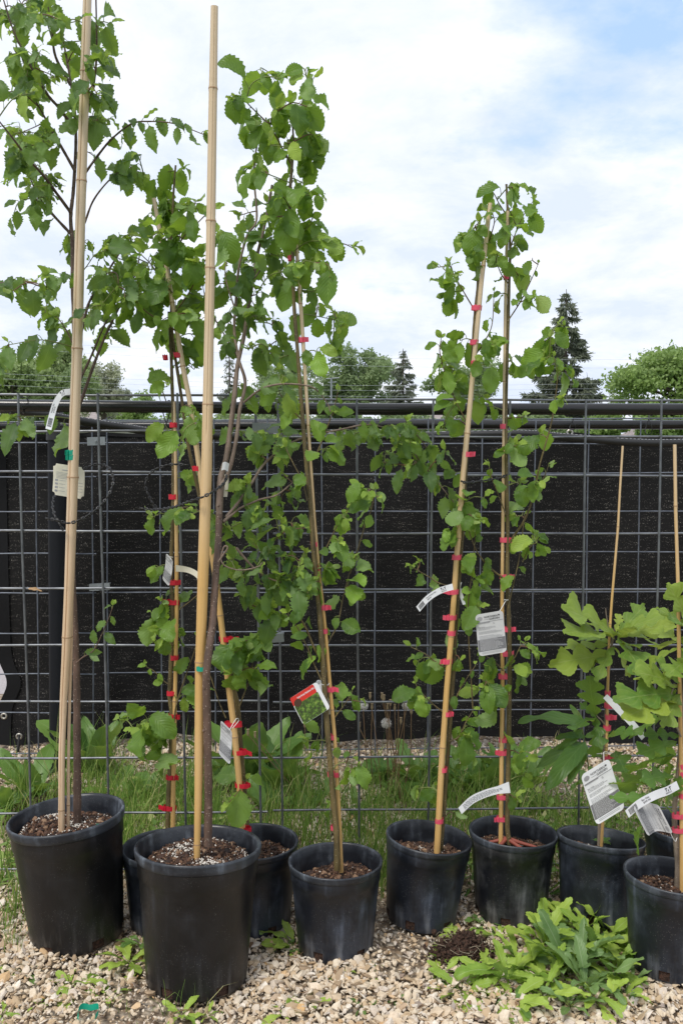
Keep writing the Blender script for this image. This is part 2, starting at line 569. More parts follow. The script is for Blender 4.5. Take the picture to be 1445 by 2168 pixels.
k = a.math('MULTIPLY', k, a.math('ADD', a.math('MULTIPLY', pat, 0.9), a.math('MULTIPLY', a.noise(a.map(o, (0.6, 1, 9)), 1.0, 3, 0.6), 0.7)))
c = a.mix(k, (0.0080, 0.0075, 0.0075), (0.42, 0.39, 0.35))
a.set('Base Color', c); a.set('Roughness', 0.75); a.b.inputs['Specular IOR Level'].default_value = 0.2
a.bump(w1, 0.4, 0.002)
M['cloth'] = a.m
M['cloth_hem'] = plain('cloth hem', (0.010, 0.010, 0.011), 0.7, 0, 0.2)
M['black'] = plain('black plastic', (0.014, 0.014, 0.015), 0.45)
M['chain'] = plain('chain plastic', (0.018, 0.018, 0.020), 0.35)
M['cord'] = plain('grey cord', (0.40, 0.40, 0.42), 0.6)
M['brass'] = plain('grommet', (0.45, 0.43, 0.38), 0.35, 0.8)
M['post'] = plain('post', (0.005, 0.006, 0.009), 0.6, 0, 0.25)


def ribbon(name, col):
    a = NT(name)
    n = a.noise(a.obj(), 90, 3)
    a.set('Base Color', a.mix(n, tuple(x * 0.8 for x in col), tuple(min(1, x * 1.15) for x in col)))
    a.set('Roughness', 0.4)
    tr = a.n('ShaderNodeBsdfTranslucent', {'Color': col + (1,)})
    ms = a.n('ShaderNodeMixShader', {'Fac': 0.2})
    a.t.links.new(a.b.outputs[0], ms.inputs[1]); a.t.links.new(tr.outputs[0], ms.inputs[2])
    a.t.links.new(ms.outputs[0], a.t.nodes['Material Output'].inputs[0])
    return a.m


M['ribbon_pink'] = ribbon('pink ribbon', (0.80, 0.10, 0.17))
M['ribbon_red'] = ribbon('red ribbon', (0.66, 0.02, 0.045))
M['ribbon_green'] = ribbon('green ribbon', (0.01, 0.36, 0.23))
M['paper'] = plain('white paper', (0.74, 0.75, 0.77), 0.55)
M['paper_shade'] = plain('greyish paper', (0.55, 0.55, 0.55), 0.55)
M['paper_cream'] = plain('cream paper', (0.66, 0.62, 0.50), 0.6)
M['ink'] = plain('ink', (0.05, 0.05, 0.055), 0.6)
M['ink_grey'] = plain('pale ink', (0.30, 0.30, 0.31), 0.6)
M['ink_mid'] = plain('grey panel ink', (0.16, 0.16, 0.17), 0.6)
M['ink_red'] = plain('red ink', (0.62, 0.03, 0.02), 0.5)
M['twine'] = plain('white twine', (0.75, 0.73, 0.70), 0.7)
a = NT('tag picture')
o = a.obj()
c = a.ramp(a.noise(o, 120, 5, 0.6), [(0.35, (0.035, 0.03, 0.02)), (0.5, (0.06, 0.12, 0.02)), (0.62, (0.18, 0.30, 0.05)), (0.75, (0.35, 0.33, 0.12))])
a.set('Base Color', c); a.set('Roughness', 0.4)
M['picture'] = a.m


def crownmat(name, d, l):
    a = NT(name)
    c = a.ramp(a.island(), [(0, d), (1, l)])
    big = a.noise(a.obj(), 0.9, 3)
    c = a.mix(a.math('MULTIPLY', a.math('SUBTRACT', big, 0.4), 2, clamp=True), c, tuple(x * 1.4 for x in l))
    a.set('Base Color', c); a.set('Roughness', 0.6)
    tr = a.n('ShaderNodeBsdfTranslucent', {'Color': tuple(x * 2 for x in l) + (1,)})
    ms = a.n('ShaderNodeMixShader', {'Fac': 0.3})
    a.t.links.new(a.b.outputs[0], ms.inputs[1]); a.t.links.new(tr.outputs[0], ms.inputs[2])
    a.t.links.new(ms.outputs[0], a.t.nodes['Material Output'].inputs[0])
    return a.m


M['crown_a'] = crownmat('crown olive', (0.12, 0.17, 0.075), (0.25, 0.32, 0.13))
M['crown_b'] = crownmat('crown mid', (0.10, 0.145, 0.075), (0.22, 0.29, 0.13))
M['crown_c'] = crownmat('crown bright', (0.10, 0.165, 0.05), (0.22, 0.31, 0.09))
M['crown_pale'] = crownmat('crown pale', (0.14, 0.17, 0.10), (0.34, 0.36, 0.25))
M['spruce'] = crownmat('spruce needles', (0.060, 0.080, 0.060), (0.15, 0.17, 0.115))
M['far_bark'] = plain('far bark', (0.10, 0.08, 0.065), 0.9)
a = NT('roof shingles')
o = a.obj()
a.set('Base Color', a.ramp(a.noise(a.map(o, (2, 2, 20)), 1.0, 4), [(0.3, (0.20, 0.17, 0.165)), (0.7, (0.33, 0.285, 0.275))]))
a.set('Roughness', 0.9)
M['roof'] = a.m
M['wall'] = plain('siding', (0.5, 0.47, 0.42), 0.8)
M['glass'] = plain('window glass', (0.05, 0.06, 0.07), 0.1)

# ------------------------------------------------------------------ ground
mb = MB()
S = 900
mb.add([[-S, -20, -0.03], [S, -20, -0.03], [S, S, -0.03], [-S, S, -0.03]], quads=[[0, 1, 2, 3]])
tag(mb.build('lawn', M['lawn'], smooth=False), kind='structure')


def gh(x, y):
    return 0.010 * np.sin(x * 3.1 + 1.0) * np.cos(y * 2.7) + 0.006 * np.sin(x * 9 + y * 7) + 0.004 * np.cos(x * 17 - y * 13)


gx = np.linspace(-3.2, 3.2, 161); gy = np.linspace(0.2, 4.35, 105)
X, Yg = np.meshgrid(gx, gy)
Z = gh(X, Yg) - 0.006
mb = MB()
nx = len(gx)
q = np.array([[j * nx + i, j * nx + i + 1, (j + 1) * nx + i + 1, (j + 1) * nx + i] for j in range(len(gy) - 1) for i in range(nx - 1)])
mb.add(np.stack([X, Yg, Z], -1), quads=q)
tag(mb.build('ground', M['bed']), kind='structure')
mb = MB()
mb.add([[-30, 4.2, -0.024], [30, 4.2, -0.024], [30, 14, -0.024], [-30, 14, -0.024]], quads=[[0, 1, 2, 3]])
tag(mb.build('pavement', M['pave'], smooth=False), kind='structure')

# loose stones
ph = (1 + 5 ** 0.5) / 2
ICO = np.array([[-1, ph, 0], [1, ph, 0], [-1, -ph, 0], [1, -ph, 0], [0, -1, ph], [0, 1, ph], [0, -1, -ph], [0, 1, -ph], [ph, 0, -1], [ph, 0, 1], [-ph, 0, -1], [-ph, 0, 1]], float)
ICO /= np.linalg.norm(ICO[0])
ICF = np.array([[0, 11, 5], [0, 5, 1], [0, 1, 7], [0, 7, 10], [0, 10, 11], [1, 5, 9], [5, 11, 4], [11, 10, 2], [10, 7, 6], [7, 1, 8], [3, 9, 4], [3, 4, 2], [3, 2, 6], [3, 6, 8], [3, 8, 9], [4, 9, 5], [2, 4, 11], [6, 2, 10], [8, 6, 7], [9, 8, 1]])


def rotmats(n, rs):
    q = rs.normal(size=(n, 4)); q /= np.linalg.norm(q, axis=1)[:, None]
    w, x, y, z = q.T
    return np.stack([np.stack([1 - 2 * (y * y + z * z), 2 * (x * y - z * w), 2 * (x * z + y * w)], -1),
                     np.stack([2 * (x * y + z * w), 1 - 2 * (x * x + z * z), 2 * (y * z - x * w)], -1),
                     np.stack([2 * (x * z - y * w), 2 * (y * z + x * w), 1 - 2 * (x * x + y * y)], -1)], 1)


def blobs(mb, pos, size, rs, mat=0, flat=(0.55, 1.0), jit=0.22, lay=False):
    n = len(pos)
    sc = size[:, None] * rs.uniform(flat[0], flat[1], (n, 3))
    v = ICO[None] * (1 + rs.uniform(-jit, jit, (n, 12, 1)))
    v = v * sc[:, None, :]
    if lay:
        a1 = rs.uniform(0, 6.283, n); t1 = rs.normal(0, 0.45, (n, 2))
        v[:, :, 2] *= 0.62
        v[:, :, 0] *= 1.25
        v = v + rs.uniform(-1, 1, v.shape) * sc[:, None, :] * 0.15
        z_ = v[:, :, 2] + v[:, :, 0] * t1[:, :1] + v[:, :, 1] * t1[:, 1:]
        x_ = v[:, :, 0] * np.cos(a1)[:, None] - v[:, :, 1] * np.sin(a1)[:, None]
        y_ = v[:, :, 0] * np.sin(a1)[:, None] + v[:, :, 1] * np.cos(a1)[:, None]
        v = np.stack([x_, y_, z_], -1) + pos[:, None, :]
    else:
        v = np.einsum('nij,nkj->nki', rotmats(n, rs), v) + pos[:, None, :]
    t = ICF[None] + (np.arange(n) * 12)[:, None, None]
    mb.add(v.reshape(-1, 3), tris=t.reshape(-1, 3), mat=mat)


n = 96000
u = RS.uniform(0, 1, n)
yy = 1.42 + (3.95 - 1.42) * u ** 1.12
xx = RS.uniform(-1, 1, n) * (0.42 * yy + 0.22)
sz = np.clip(RS.lognormal(math.log(0.0051), 0.42, n), 0.0022, 0.0135)
pn = np.sin(xx * 4.3 + 0.7) * np.cos(yy * 5.1 + 1.1) + 0.6 * np.sin(xx * 9.7 + yy * 6.3)
keep = RS.uniform(0, 1, n) > np.clip(pn * 0.55 - 0.10, 0, 0.62)
sz = 0.84 * sz * np.clip(1.08 - 0.22 * pn, 0.7, 1.3)
pos = np.stack([xx, yy, gh(xx, yy) + sz * 0.35 + RS.uniform(0, 0.004, n)], 1)
mb = MB()
blobs(mb, pos[keep], sz[keep], RS, lay=True)
o = mb.build('gravel', M['stones'], smooth=False)
tag(o, 'loose beige crushed limestone gravel covering the ground under and behind the pots', 'gravel', kind='stuff')

# ------------------------------------------------------------------ wire fences


def panel(name, label, cat, xs, ys, YT, YB, x0, x1, r, mat, top_y, bot_y, slope=0.0, group=None, xshift=0.0):
    """xs list of (x_at_top, x_at_bottom) pixels; ys list of (y_left, y_right)"""
    def YY(py):
        return YT + (YB - YT) * (py - top_y) / (bot_y - top_y)
    o0 = P((x0 + x1) / 2, bot_y, YB)
    root = empty(name, (o0[0], o0[1], 0), label, cat, group)
    for k, (a, b) in enumerate(xs):
        m_ = MB()
        pts = [P(a + (b - a) * t + 0.8 * math.sin(9 * t + k), top_y + (bot_y - top_y) * t, YY(top_y + (bot_y - top_y) * t) - r * 0.9) for t in np.linspace(0, 1, 7)]
        pts[-1][2] = min(pts[-1][2], 0.0)
        tube(m_, pts, r, 8)
        m_.build('wire', mat, root)
    for k, (a, b) in enumerate(ys):
        m_ = MB()
        pts = [P(x0 + (x1 - x0) * t, a + (b - a) * t + 0.7 * math.sin(13 * t + k * 2), YY(a) + r * 0.9) for t in np.linspace(0, 1, 13)]
        tube(m_, pts, r, 8)
        m_.build('wire', mat, root)
    return root


fl = panel('wire_fence_panel', 'galvanised welded wire fence panel at left, directly behind the two large black pots', 'wire fence',
           [(-310, -268), (-136, -104), (38, 70), (207, 235), (376, 396), (541, 553)],
           [(834, 838), (914, 912), (997, 1000), (1123, 1125), (1245, 1246), (1366, 1366), (1487, 1484), (1606, 1604), (1724, 1719), (1843, 1838)],
           2.33, 2.375, -360, 566, 0.0031, M['wire'], 832, 1850, group='front wire fence panels')
fr_ = panel('wire_fence_panel', 'galvanised wire fence panel behind the right hand pots, starting beside the metal clamps', 'wire fence',
            [(588, 598), (754, 760), (916, 905), (1079, 1066), (1240, 1222), (1400, 1376), (1562, 1530)],
            [(845, 849), (925, 925), (1005, 1008), (1130, 1129), (1249, 1248), (1367, 1365), (1487, 1480), (1604, 1599), (1716, 1707), (1838, 1821)],
            2.42, 2.455, 578, 1700, 0.0030, M['wire'], 845, 1845, group='front wire fence panels')
bl = panel('wire_fence_panel', 'thinner grey wire fence panel in the back row, left, against the shade cloth edge', 'wire fence',
           [(-165, -158), (-43, -38), (76, 83), (195, 199)],
           [(893, 893), (938, 938), (1012, 1010), (1083, 1083), (1172, 1172), (1256, 1256), (1341, 1341), (1427, 1427), (1509, 1509), (1596, 1594)],
           3.30, 3.32, -260, 204, 0.0026, M['wire_dull'], 893, 1625, group='back wire fence panels')
br = panel('wire_fence_panel', 'long grey wire fence panel in the back row against the black shade cloth', 'wire fence',
           [(226, 230), (338, 343), (452, 457), (566, 569), (681, 682), (794, 793), (906, 904), (1020, 1012), (1133, 1121), (1246, 1234), (1356, 1340), (1470, 1452)],
           [(890, 886), (937, 941), (1006, 1000), (1083, 1083), (1170, 1168), (1255, 1252), (1338, 1334), (1424, 1416), (1508, 1500), (1594, 1576)],
           3.42, 3.44, 218, 1560, 0.0026, M['wire_dull'], 886, 1610, group='back wire fence panels')


# clamps
def clamp(x, y, w, h, Y, label):
    c = P(x, y, Y)
    root = empty('fence_clamp', c, label, 'clamp', 'metal clamps joining the fence panels')
    m_ = MB()
    ww, hh = pxsize(w, Y), pxsize(h, Y)
    rot = np.array(Matrix.Rotation(math.radians(rnd.uniform(-5, 5)), 3, 'Y'))
    box(m_, c, (ww, 0.004, hh), rot=rot)
    box(m_, c + np.array([0, 0.008, hh / 2 - 0.001]), (ww, 0.016, 0.003), rot=rot)
    box(m_, c + np.array([0, 0.008, -hh / 2 + 0.001]), (ww, 0.016, 0.003), rot=rot)
    m_.build('plate', M['clamp'], root, smooth=False)
    m_ = MB()
    tube(m_, [c + [0, -0.002, 0], c + [0, -0.007, 0]], 0.006, 6)
    tube(m_, [c + [0, -0.007, 0], c + [0, -0.012, 0]], 0.003, 8)
    m_.build('bolt', M['clamp'], root, smooth=False)


clamp(204, 934, 38, 17, 3.28, 'grey metal clamp on the back fence wires, upper, right of the thick left stake')
clamp(211, 1243, 44, 14, 3.28, 'grey metal clamp on the back fence wires, lower, below the loose chain loop')
clamp(562, 906, 56, 20, 2.31, 'metal clamp with bolt joining the front panels near their top')
clamp(570, 1352, 62, 18, 2.31, 'metal clamp joining the front panels, half hidden by alder leaves')


# pipes along the fences
def pipe(name, label, pts, r, mat, cat='pipe', sides=16, shape=None, n=8):
    m_ = MB()
    tube(m_, spline(pts, n), r, sides, shape=shape)
    return tag(m_.build(name, mat), label, cat)


pipe('irrigation_pipe', 'thick glossy black pipe running along the top of the front fence', [P(-150, 857, 2.42), P(300, 861, 2.43), P(740, 866, 2.47), P(1100, 866, 2.50), P(1600, 867, 2.50)], 0.0158, M['pipe'])
m_ = MB()
pipe('back_rail_pipe', 'thinner black pipe along the top of the back fence', [P(-200, 902, 3.38), P(230, 902, 3.5), P(800, 899, 3.5), P(1100, 899, 3.5), P(1600, 899, 3.5)], 0.0175, M['pipe'])
L_ = [P(-120, 858, 2.70), P(0, 866, 2.66), P(80, 875, 2.66), P(150, 888, 2.70), P(250, 903, 2.78), P(350, 916, 2.85), P(560, 925, 2.95), P(900, 922, 3.0), P(1100, 918, 3.0), P(1190, 925, 3.0), P(1330, 936, 3.0), P(1450, 937, 3.0), P(1620, 930, 3.0)]
pipe('drip_hose', 'ribbed black hose sagging between the two fences with a stitched grey cord', L_, 0.0125, M['black'], 'hose', 10, n=16, shape=lambda th, i: np.full(len(th), 1 + 0.06 * (i % 2)))
m_ = MB()
cp = spline(L_, 30)
for i in range(0, len(cp) - 1, 2):
    a_, b_ = cp[i] + [0, -0.008, 0.0105], cp[i + 1] + [0, -0.008, 0.0105]
    tube(m_, [a_, b_], 0.0010, 4)
tag(m_.build('cord', M['cord']), 'thin grey stitched cord lying along the top of the sagging black hose', 'cord')

# cable ties
for k, (x, y, h, Y, lab) in enumerate([(50, 858, 34, 2.395, 'black cable tie on the top fence wire left of the thick stake'), (18, 868, 36, 2.50, 'black strap holding the sagging hose at the left edge'),
                                       (352, 885, 60, 2.46, 'thin black cable tie hanging behind the slim alder stem'), (1211, 898, 24, 3.45, 'small tie round the back pipe above the cloth grommet'), (1372, 900, 40, 3.44, 'black cable tie round the back pipe near the right edge'),
                                       (232, 893, 18, 3.44, 'grey tie on the back pipe behind the left panel')]):
    m_ = MB()
    c = P(x, y, Y)
    hh = pxsize(h, Y) / 2
    th = np.linspace(0, 2 * math.pi, 17)
    pts = [c + np.array([0.006 * math.sin(t * 2), 0.026 * math.sin(t), hh * math.cos(t)]) for t in th]
    tube(m_, pts, 0.0016, 5)
    tube(m_, spline([c + [0, -0.02, hh * .9], c + [0.012, -0.022, hh * 1.2], c + [0.022, -0.02, hh * 0.9]], 4), 0.0013, 5)
    tag(m_.build('cable_tie', M['black']), lab, 'cable tie', 'cable ties on the fences')

# shade cloth
cols = 170; rows = 90
xs_ = np.linspace(0, 1, cols)
m_ = MB()
V = []
for j in range(rows):
    t = j / (rows - 1)
    for i in range(cols):
        px = -10 + 1700 * xs_[i]
        # top scallops between grommets
        s = ((px - 1205) / 330.0) % 1.0
        sag = 11 * (1 - (2 * s - 1) ** 2) ** 0.8
        top = 914 + sag * (0.9 if px > 1000 else 0.5)
        bot = 1562 + 9 * math.sin(px * 0.0085 + 2.2) + 3 * math.sin(px * 0.031) + (7 if px < 330 else 0)
        if px > 950: bot += 4
        if px < 60:   # left free edge bows to the right
            pass
        y = top + (bot - top) * t
        left = -5 + 21 * math.exp(-((y - 1445) / 38.0) ** 2) - 12 * max(0, (1380 - y) / 470) ** 0.7
        pxx = left + (px + 10) / 1700 * (1700 - left)
        Y = 3.50 + 0.012 * math.sin(px * 0.02 + 3 * t) + 0.008 * math.sin(px * 0.055) + 0.01 * math.sin(t * 9 + px * 0.01)
        V.append(P(pxx, y, Y))
q = np.array([[j * cols + i, j * cols + i + 1, (j + 1) * cols + i + 1, (j + 1) * cols + i] for j in range(rows - 1) for i in range(cols - 1)])
m_.add(V, quads=q)
V2 = np.array(V).reshape(rows, cols, 3)
cl = empty('shade_cloth', V2[-1, 60], 'black woven shade cloth hung along the back fence down to the gravel', 'shade cloth')
m_.build('cloth', M['cloth'], cl)
m_ = MB()
# hems: bands along bottom and left edge, a few mm in front
for (A, B) in ((V2[-1], V2[-3]), (V2[0], V2[1])):
    A2 = A + [0, -0.005, 0]; B2 = B + [0, -0.005, 0]
    n_ = len(A2)
    m_.add(np.concatenate([A2, B2]), quads=[[i, i + 1, n_ + i + 1, n_ + i] for i in range(n_ - 1)])
A2 = V2[:, 0] + [0, -0.007, 0]; B2 = V2[:, 3] + [0, -0.007, 0]; n_ = len(A2)
m_.add(np.concatenate([A2, B2]), quads=[[i, i + 1, n_ + i + 1, n_ + i] for i in range(n_ - 1)])
m_.build('hem', M['cloth_hem'], cl)


def ring(mb, c, R, r, nrm=(0, -1, 0), sides=8, seg=24):
    nrm = unit(nrm); a = unit(np.cross(nrm, [0, 0, 1])); b = np.cross(nrm, a)
    pts = [c + (a * math.cos(t) + b * math.sin(t)) * R for t in np.linspace(0, 2 * math.pi, seg + 1)]
    tube(mb, pts, r, sides, cap=False)


for (x, y) in ((9, 1516), (41, 1559), (1205, 916)):
    m_ = MB()
    c = P(x, y, 3.47)
    ring(m_, c, 0.0095, 0.0042)
    m_.build('grommet', M['brass'], cl)
m_ = MB()
tube(m_, [P(41, 1556, 3.455), P(40, 1578, 3.44), P(37, 1600, 3.44)], [0.0035, 0.0055, 0.0065], 8)
tag(m_.build('tie_strap', M['black']), 'short black strap tying the lower left cloth grommet to the ground', 'strap')

# post
m_ = MB()
c0 = G(133, 1640)
Yp = 3.22
b0 = P(126, 1640, Yp); t0 = P(121, 866, Yp)
root = empty('support_post', (b0[0], b0[1], 0), 'round black steel post standing between the fences behind the thick left stake', 'post')
tube(m_, [(b0[0], b0[1], -0.02), (t0[0], t0[1], P(121, 930, Yp)[2])], pxsize(20, Yp), 20)
m_.build('pole', M['post'], root)
m_ = MB(); tube(m_, [(t0[0], t0[1], P(121, 932, Yp)[2]), (t0[0], t0[1], P(121, 905, Yp)[2])], pxsize(23, Yp), 20)
m_.build('collar', M['black'], root)
m_ = MB(); tube(m_, [P(100, 872, Yp), P(131, 872, Yp)], pxsize(11, Yp), 14); tube(m_, [P(118, 905, Yp), P(118, 872, Yp)], pxsize(9, Yp), 14)
m_.build('top_fitting', M['black'], root)

# ------------------------------------------------------------------ leaves
NR = 19


def leaf_template(kind):
    t = np.linspace(0, 1, 43 if kind == 'oak' else (33 if kind == 'lance' else NR))
    if kind == 'elm':
        w = np.sin(np.pi * t ** 0.74) ** 0.9 * 0.33 * (1 - 0.32 * t)
        w[-1] = 0
        ser = 0.13; fwd = 0.055
    elif kind == 'alder':
        w = np.sin(np.pi * np.clip(t, 0, 1) ** 0.86) ** 0.76 * 0.335
        w[-1] = 0.0
        ser = 0.085; fwd = 0.04
    elif kind == 'oak':
        base = 0.05 + 0.27 * np.sin(np.pi * np.clip((t - 0.05) / 0.97, 0, 1)) ** 0.6 * (0.35 + 0.85 * t)
        lob = 0.5 + 0.5 * np.cos(2 * np.pi * (t * 3.4 - 0.62))
        w = base * (0.26 + 0.74 * lob ** 0.5)
        w = w * np.clip((1 - t) / 0.07, 0, 1) ** 0.5
        w[0] = 0.01; w[-1] = 0.0
        ser = 0.0; fwd = 0.03
    elif kind == 'lance':
        w = np.sin(np.pi * np.clip(t, 0, 1) ** 1.25) ** 0.8 * 0.125 + 0.014
        w[-1] = 0
        ser = 0.16; fwd = 0.03
    elif kind == 'dock':
        w = np.sin(np.pi * t ** 0.9) ** 0.7 * 0.135 + 0.008
        w[-1] = 0
        ser = 0.05; fwd = 0.01
    elif kind == 'round':
        w = np.sin(np.pi * t ** 0.7) ** 0.6 * 0.30
        w[-1] = 0
        ser = 0.03; fwd = 0.02
    return t, w, ser, fwd


TEMPL = {k: leaf_template(k) for k in ('elm', 'alder', 'oak', 'lance', 'dock', 'round')}
VV = np.array([-1, -0.55, 0, 0.55, 1.0])


def add_leaf(mb, base, d, nrm, L, kind='elm', fold=0.25, curl=0.5, wid=1.0, rs=RS, mat=0, wave=0.05, twist=0.0):
    t, w, ser, fwd = TEMPL[kind]
    R = len(t)
    d = unit(d); nrm = np.asarray(nrm, float); nrm = unit(nrm - d * np.dot(nrm, d)); s = np.cross(d, nrm)
    e = np.where(np.arange(R) % 2 == 0, 1 + ser, 1 - ser)
    if kind == 'lance':
        saw = np.array([0.0, 0.55, 1.0, -0.6])[(np.arange(R) + rs.randint(4)) % 4]
        e = 1 + ser * (saw * 0.95 + rs.uniform(-0.6, 0.4, R))
    if kind == 'oak':
        e = 1 + np.interp(np.arange(R), np.arange(0, R + 6, 6), rs.uniform(-0.15, 0.15, (R + 11) // 6))
    ww = (w * e * wid)
    wi = w * wid
    phs = rs.uniform(0, 6.28, 3)
    # bend along the length
    ang = curl * t
    dt = 1.0 / (R - 1)
    cx = np.concatenate([[0], np.cumsum(np.cos(ang[:-1]) * dt)]); cz = -np.concatenate([[0], np.cumsum(np.sin(ang[:-1]) * dt)])
    pts = np.zeros((R, 5, 3))
    uvs = np.zeros((R, 5, 2))
    asym = rs.uniform(-0.06, 0.06)
    for j, v in enumerate(VV):
        width = np.where(abs(v) == 1, ww, wi)
        off = v * width * (1 + asym * np.sign(v))
        f_ = fwd * abs(v) * (w / (w.max())) * (1 if abs(v) < 1 else 1 + 0.8 * (np.arange(R) % 2))
        tt = t + f_
        z = fold * np.abs(off) * (1.0 - 0.35 * abs(v)) + wave * np.sin(6.5 * t + phs[0] + (0 if v > 0 else 2.1)) * abs(v) * 0.55 + wave * 0.5 * np.sin(15 * t + phs[1] + v * 2) * abs(v)
        tw = twist * t
        a_ = off * np.cos(tw) - z * np.sin(tw); b_ = off * np.sin(tw) + z * np.cos(tw)
        # along position with curl: local frame
        along = cx + (tt - t) * np.cos(ang) + b_ * np.sin(ang)
        up = cz - (tt - t) * np.sin(ang) + b_ * np.cos(ang)
        pts[:, j, 0] = along; pts[:, j, 1] = a_; pts[:, j, 2] = up
        uvs[:, j, 0] = t; uvs[:, j, 1] = v
    Vt = base + L * (pts[..., 0:1] * d + pts[..., 1:2] * s + pts[..., 2:3] * nrm)
    i0 = (np.arange(R - 1) * 5)[:, None]; j = np.arange(4)[None]
    q = np.stack([i0 + j, i0 + j + 1, i0 + 5 + j + 1, i0 + 5 + j], -1).reshape(-1, 4)
    mb.add(Vt.reshape(-1, 3), quads=q, uv=uvs.reshape(-1, 2), mat=mat)


class Tree:
    def __init__(s, root, leaf, size, seed, trunkmat, branchmat, leafmats, twigmat):
        s.root = root; s.kind = leaf; s.size = size; s.rs = np.random.RandomState(seed)
        s.fol = MB(); s.skel = []; s.trunk = None; s.tm = trunkmat; s.bm = branchmat; s.lm = leafmats; s.tw = twigmat
        s.count = 0
        s.dens = 1.1

    def stem(s, pts, r0, r1, bumps=True):
        path = spline(pts, 8)
        rad = np.linspace(r0, r1, len(path)) * (1 + (s.rs.uniform(-0.06, 0.09, len(path)) if bumps else 0))
        m_ = MB(); tube(m_, path, rad, 12)
        # small knots
        for k in range(max(1, len(path) // 9)):
            i = s.rs.randint(1, len(path) - 1)
            d = unit([s.rs.uniform(-1, 1), -0.8, s.rs.uniform(0, .5)])
            tube(m_, [path[i], path[i] + d * rad[i] * 1.25], [rad[i] * 0.6, rad[i] * 0.35], 6)
        if s.trunk is None:
            s.trunk = m_.build('trunk', s.tm, s.root)
        else:
            m_.build('branch', s.bm, s.trunk)
        s.skel.append(path)
        return path

    def branch(s, pts, r0=0.0032, r1=0.0012, leaves=0, size=None, hang=0.8):
        path = spline(pts, 6)
        m_ = MB(); tube(m_, path, np.linspace(r0, r1, len(path)) * (1 + s.rs.uniform(-.08, .12, len(path))), 7)
        m_.build('branch', s.bm, s.trunk)
        s.skel.append(path)
        if leaves:
            s.leaves_on(path, leaves, size, 0.15, hang)
        return path

    def leaf_at(s, b, d, size, face=None, petiole=0.22, hang=0.8, mat=0):
        rs = s.rs
        L = size * rs.uniform(0.50, 1.20)
        d = unit(d)
        pe = b + d * L * petiole + np.array([0, 0, 0.003])
        tube(s.fol, [b, (b + pe) / 2 + [0, 0, L * 0.04], pe], [0.0009, 0.0007, 0.0006], 4, mat=1, cap=False)
        ld = unit(d * rs.uniform(0.35, 0.8) + np.array([0, 0, -1]) * hang * rs.uniform(0.35, 1.25) + rs.normal(0, 0.22, 3))
        nr = unit(np.array([rs.normal(0, 0.55), -0.75 + rs.normal(0, 0.5), 0.85 + rs.normal(0, 0.35)]))
        if face is not None:
            nr = face
        if rs.uniform() < 0.12:
            nr = nr * -1
        add_leaf(s.fol, pe, ld, nr, L, s.kind, fold=rs.uniform(0.05, 0.8), curl=rs.uniform(-0.1, 1.3), wid=rs.uniform(0.78, 1.08), rs=rs, wave=rs.uniform(0.03, 0.12), twist=rs.uniform(-0.5, 0.5), mat=mat)
        s.count += 1

    def leaves_on(s, path, n, size=None, start=0.2, hang=0.8):
        rs = s.rs
        size = size or s.size
        L = len(path)
        for k in range(n):
            t = start + (1 - start) * (k + rs.uniform(0.2, 0.8)) / n
            f = min(t, 0.999) * (L - 1); i = int(f)
            b = path[i] + (path[min(i + 1, L - 1)] - path[i]) * (f - i)
            tan = unit(path[min(i + 1, L - 1)] - path[max(i - 1, 0)])
            side = unit(np.cross(tan, unit([rs.normal(0, .4), -1, rs.normal(0, .4)]))) * (1 if k % 2 else -1)
            d = unit(tan * rs.uniform(0.3, 0.9) + side * rs.uniform(0.4, 1.0) + np.array([0, rs.normal(0, 0.4), 0]))
            sz = size * (0.62 if (k == n - 1) else 1.0)
            q_ = rs.uniform(); s.leaf_at(b, d, sz, hang=hang, mat=3 if q_ < 0.04 else (4 if q_ > 0.9994 else 0))
        # pale new growth at the tip
        if n >= 2:
            tan = unit(path[-1] - path[-3])
            for _ in range(rs.randint(1, 4)):
                s.leaf_at(path[-1], unit(tan + rs.normal(0, .5, 3) + [0, 0, .4]), size * 0.42, hang=0.1, petiole=0.08, mat=3)

    def nearest(s, p):
        best = None
        for path in s.skel:
            dd = np.linalg.norm((path - p) * [1, 0.6, 1] + [0, 0, 0], axis=1) + np.maximum(0, path[:, 2] - p[2]) * 0.35
            i = int(np.argmin(dd))
            if best is None or dd[i] < best[0]:
                best = (dd[i], path[i], path)
        return best[1]

    def cluster(s, cx, cy, rx, ry, n, Y, dy=0.10, size=None, hang=0.8, per=3.2):
        rs = s.rs
        n = int(round(n * s.dens)) if n > 2 else n
        k = max(1, int(round(n / per)))
        left = n
        for i in range(k):
            m = int(round(left / (k - i))); left -= m
            r = math.sqrt(rs.uniform(0, 1)); a_ = rs.uniform(0, 6.28)
            p = P(cx + rx * 0.8 * r * math.cos(a_), cy - 10 + ry * 0.75 * r * math.sin(a_), Y + rs.uniform(-dy, dy))
            q = s.nearest(p)
            dist = np.linalg.norm(p - q)
            if dist > 0.16 and n < 3:
                pass
            mid = (p + q) / 2 + np.array([rs.normal(0, .1), rs.normal(0, .1), rs.uniform(0.0, 0.22)]) * dist
            path = spline([q, mid, p], 6)
            tube(s.fol, path, np.linspace(0.0016, 0.0009, len(path)), 5, mat=1 if rs.uniform() < 0.6 else 2, cap=False)
            s.skel.append(path)
            st = max(0.0, 1 - 0.085 * max(1, m) / 1.6 / max(dist, 0.02))
            s.leaves_on(path, m, size, max(0.12, min(0.75, st)), hang)

    def done(s):
        s.fol.build('foliage', [s.lm, M['young_twig'], s.tw, M['young_leaf'], M['withered']], s.root)


# ------------------------------------------------------------------ pots


def rotm(roll, pitch):
    # roll>0 leans right, pitch>0 leans away
    return np.array(Matrix.Rotation(math.radians(roll), 3, 'Y') @ Matrix.Rotation(math.radians(-pitch), 3, 'X'))


POTS = {}


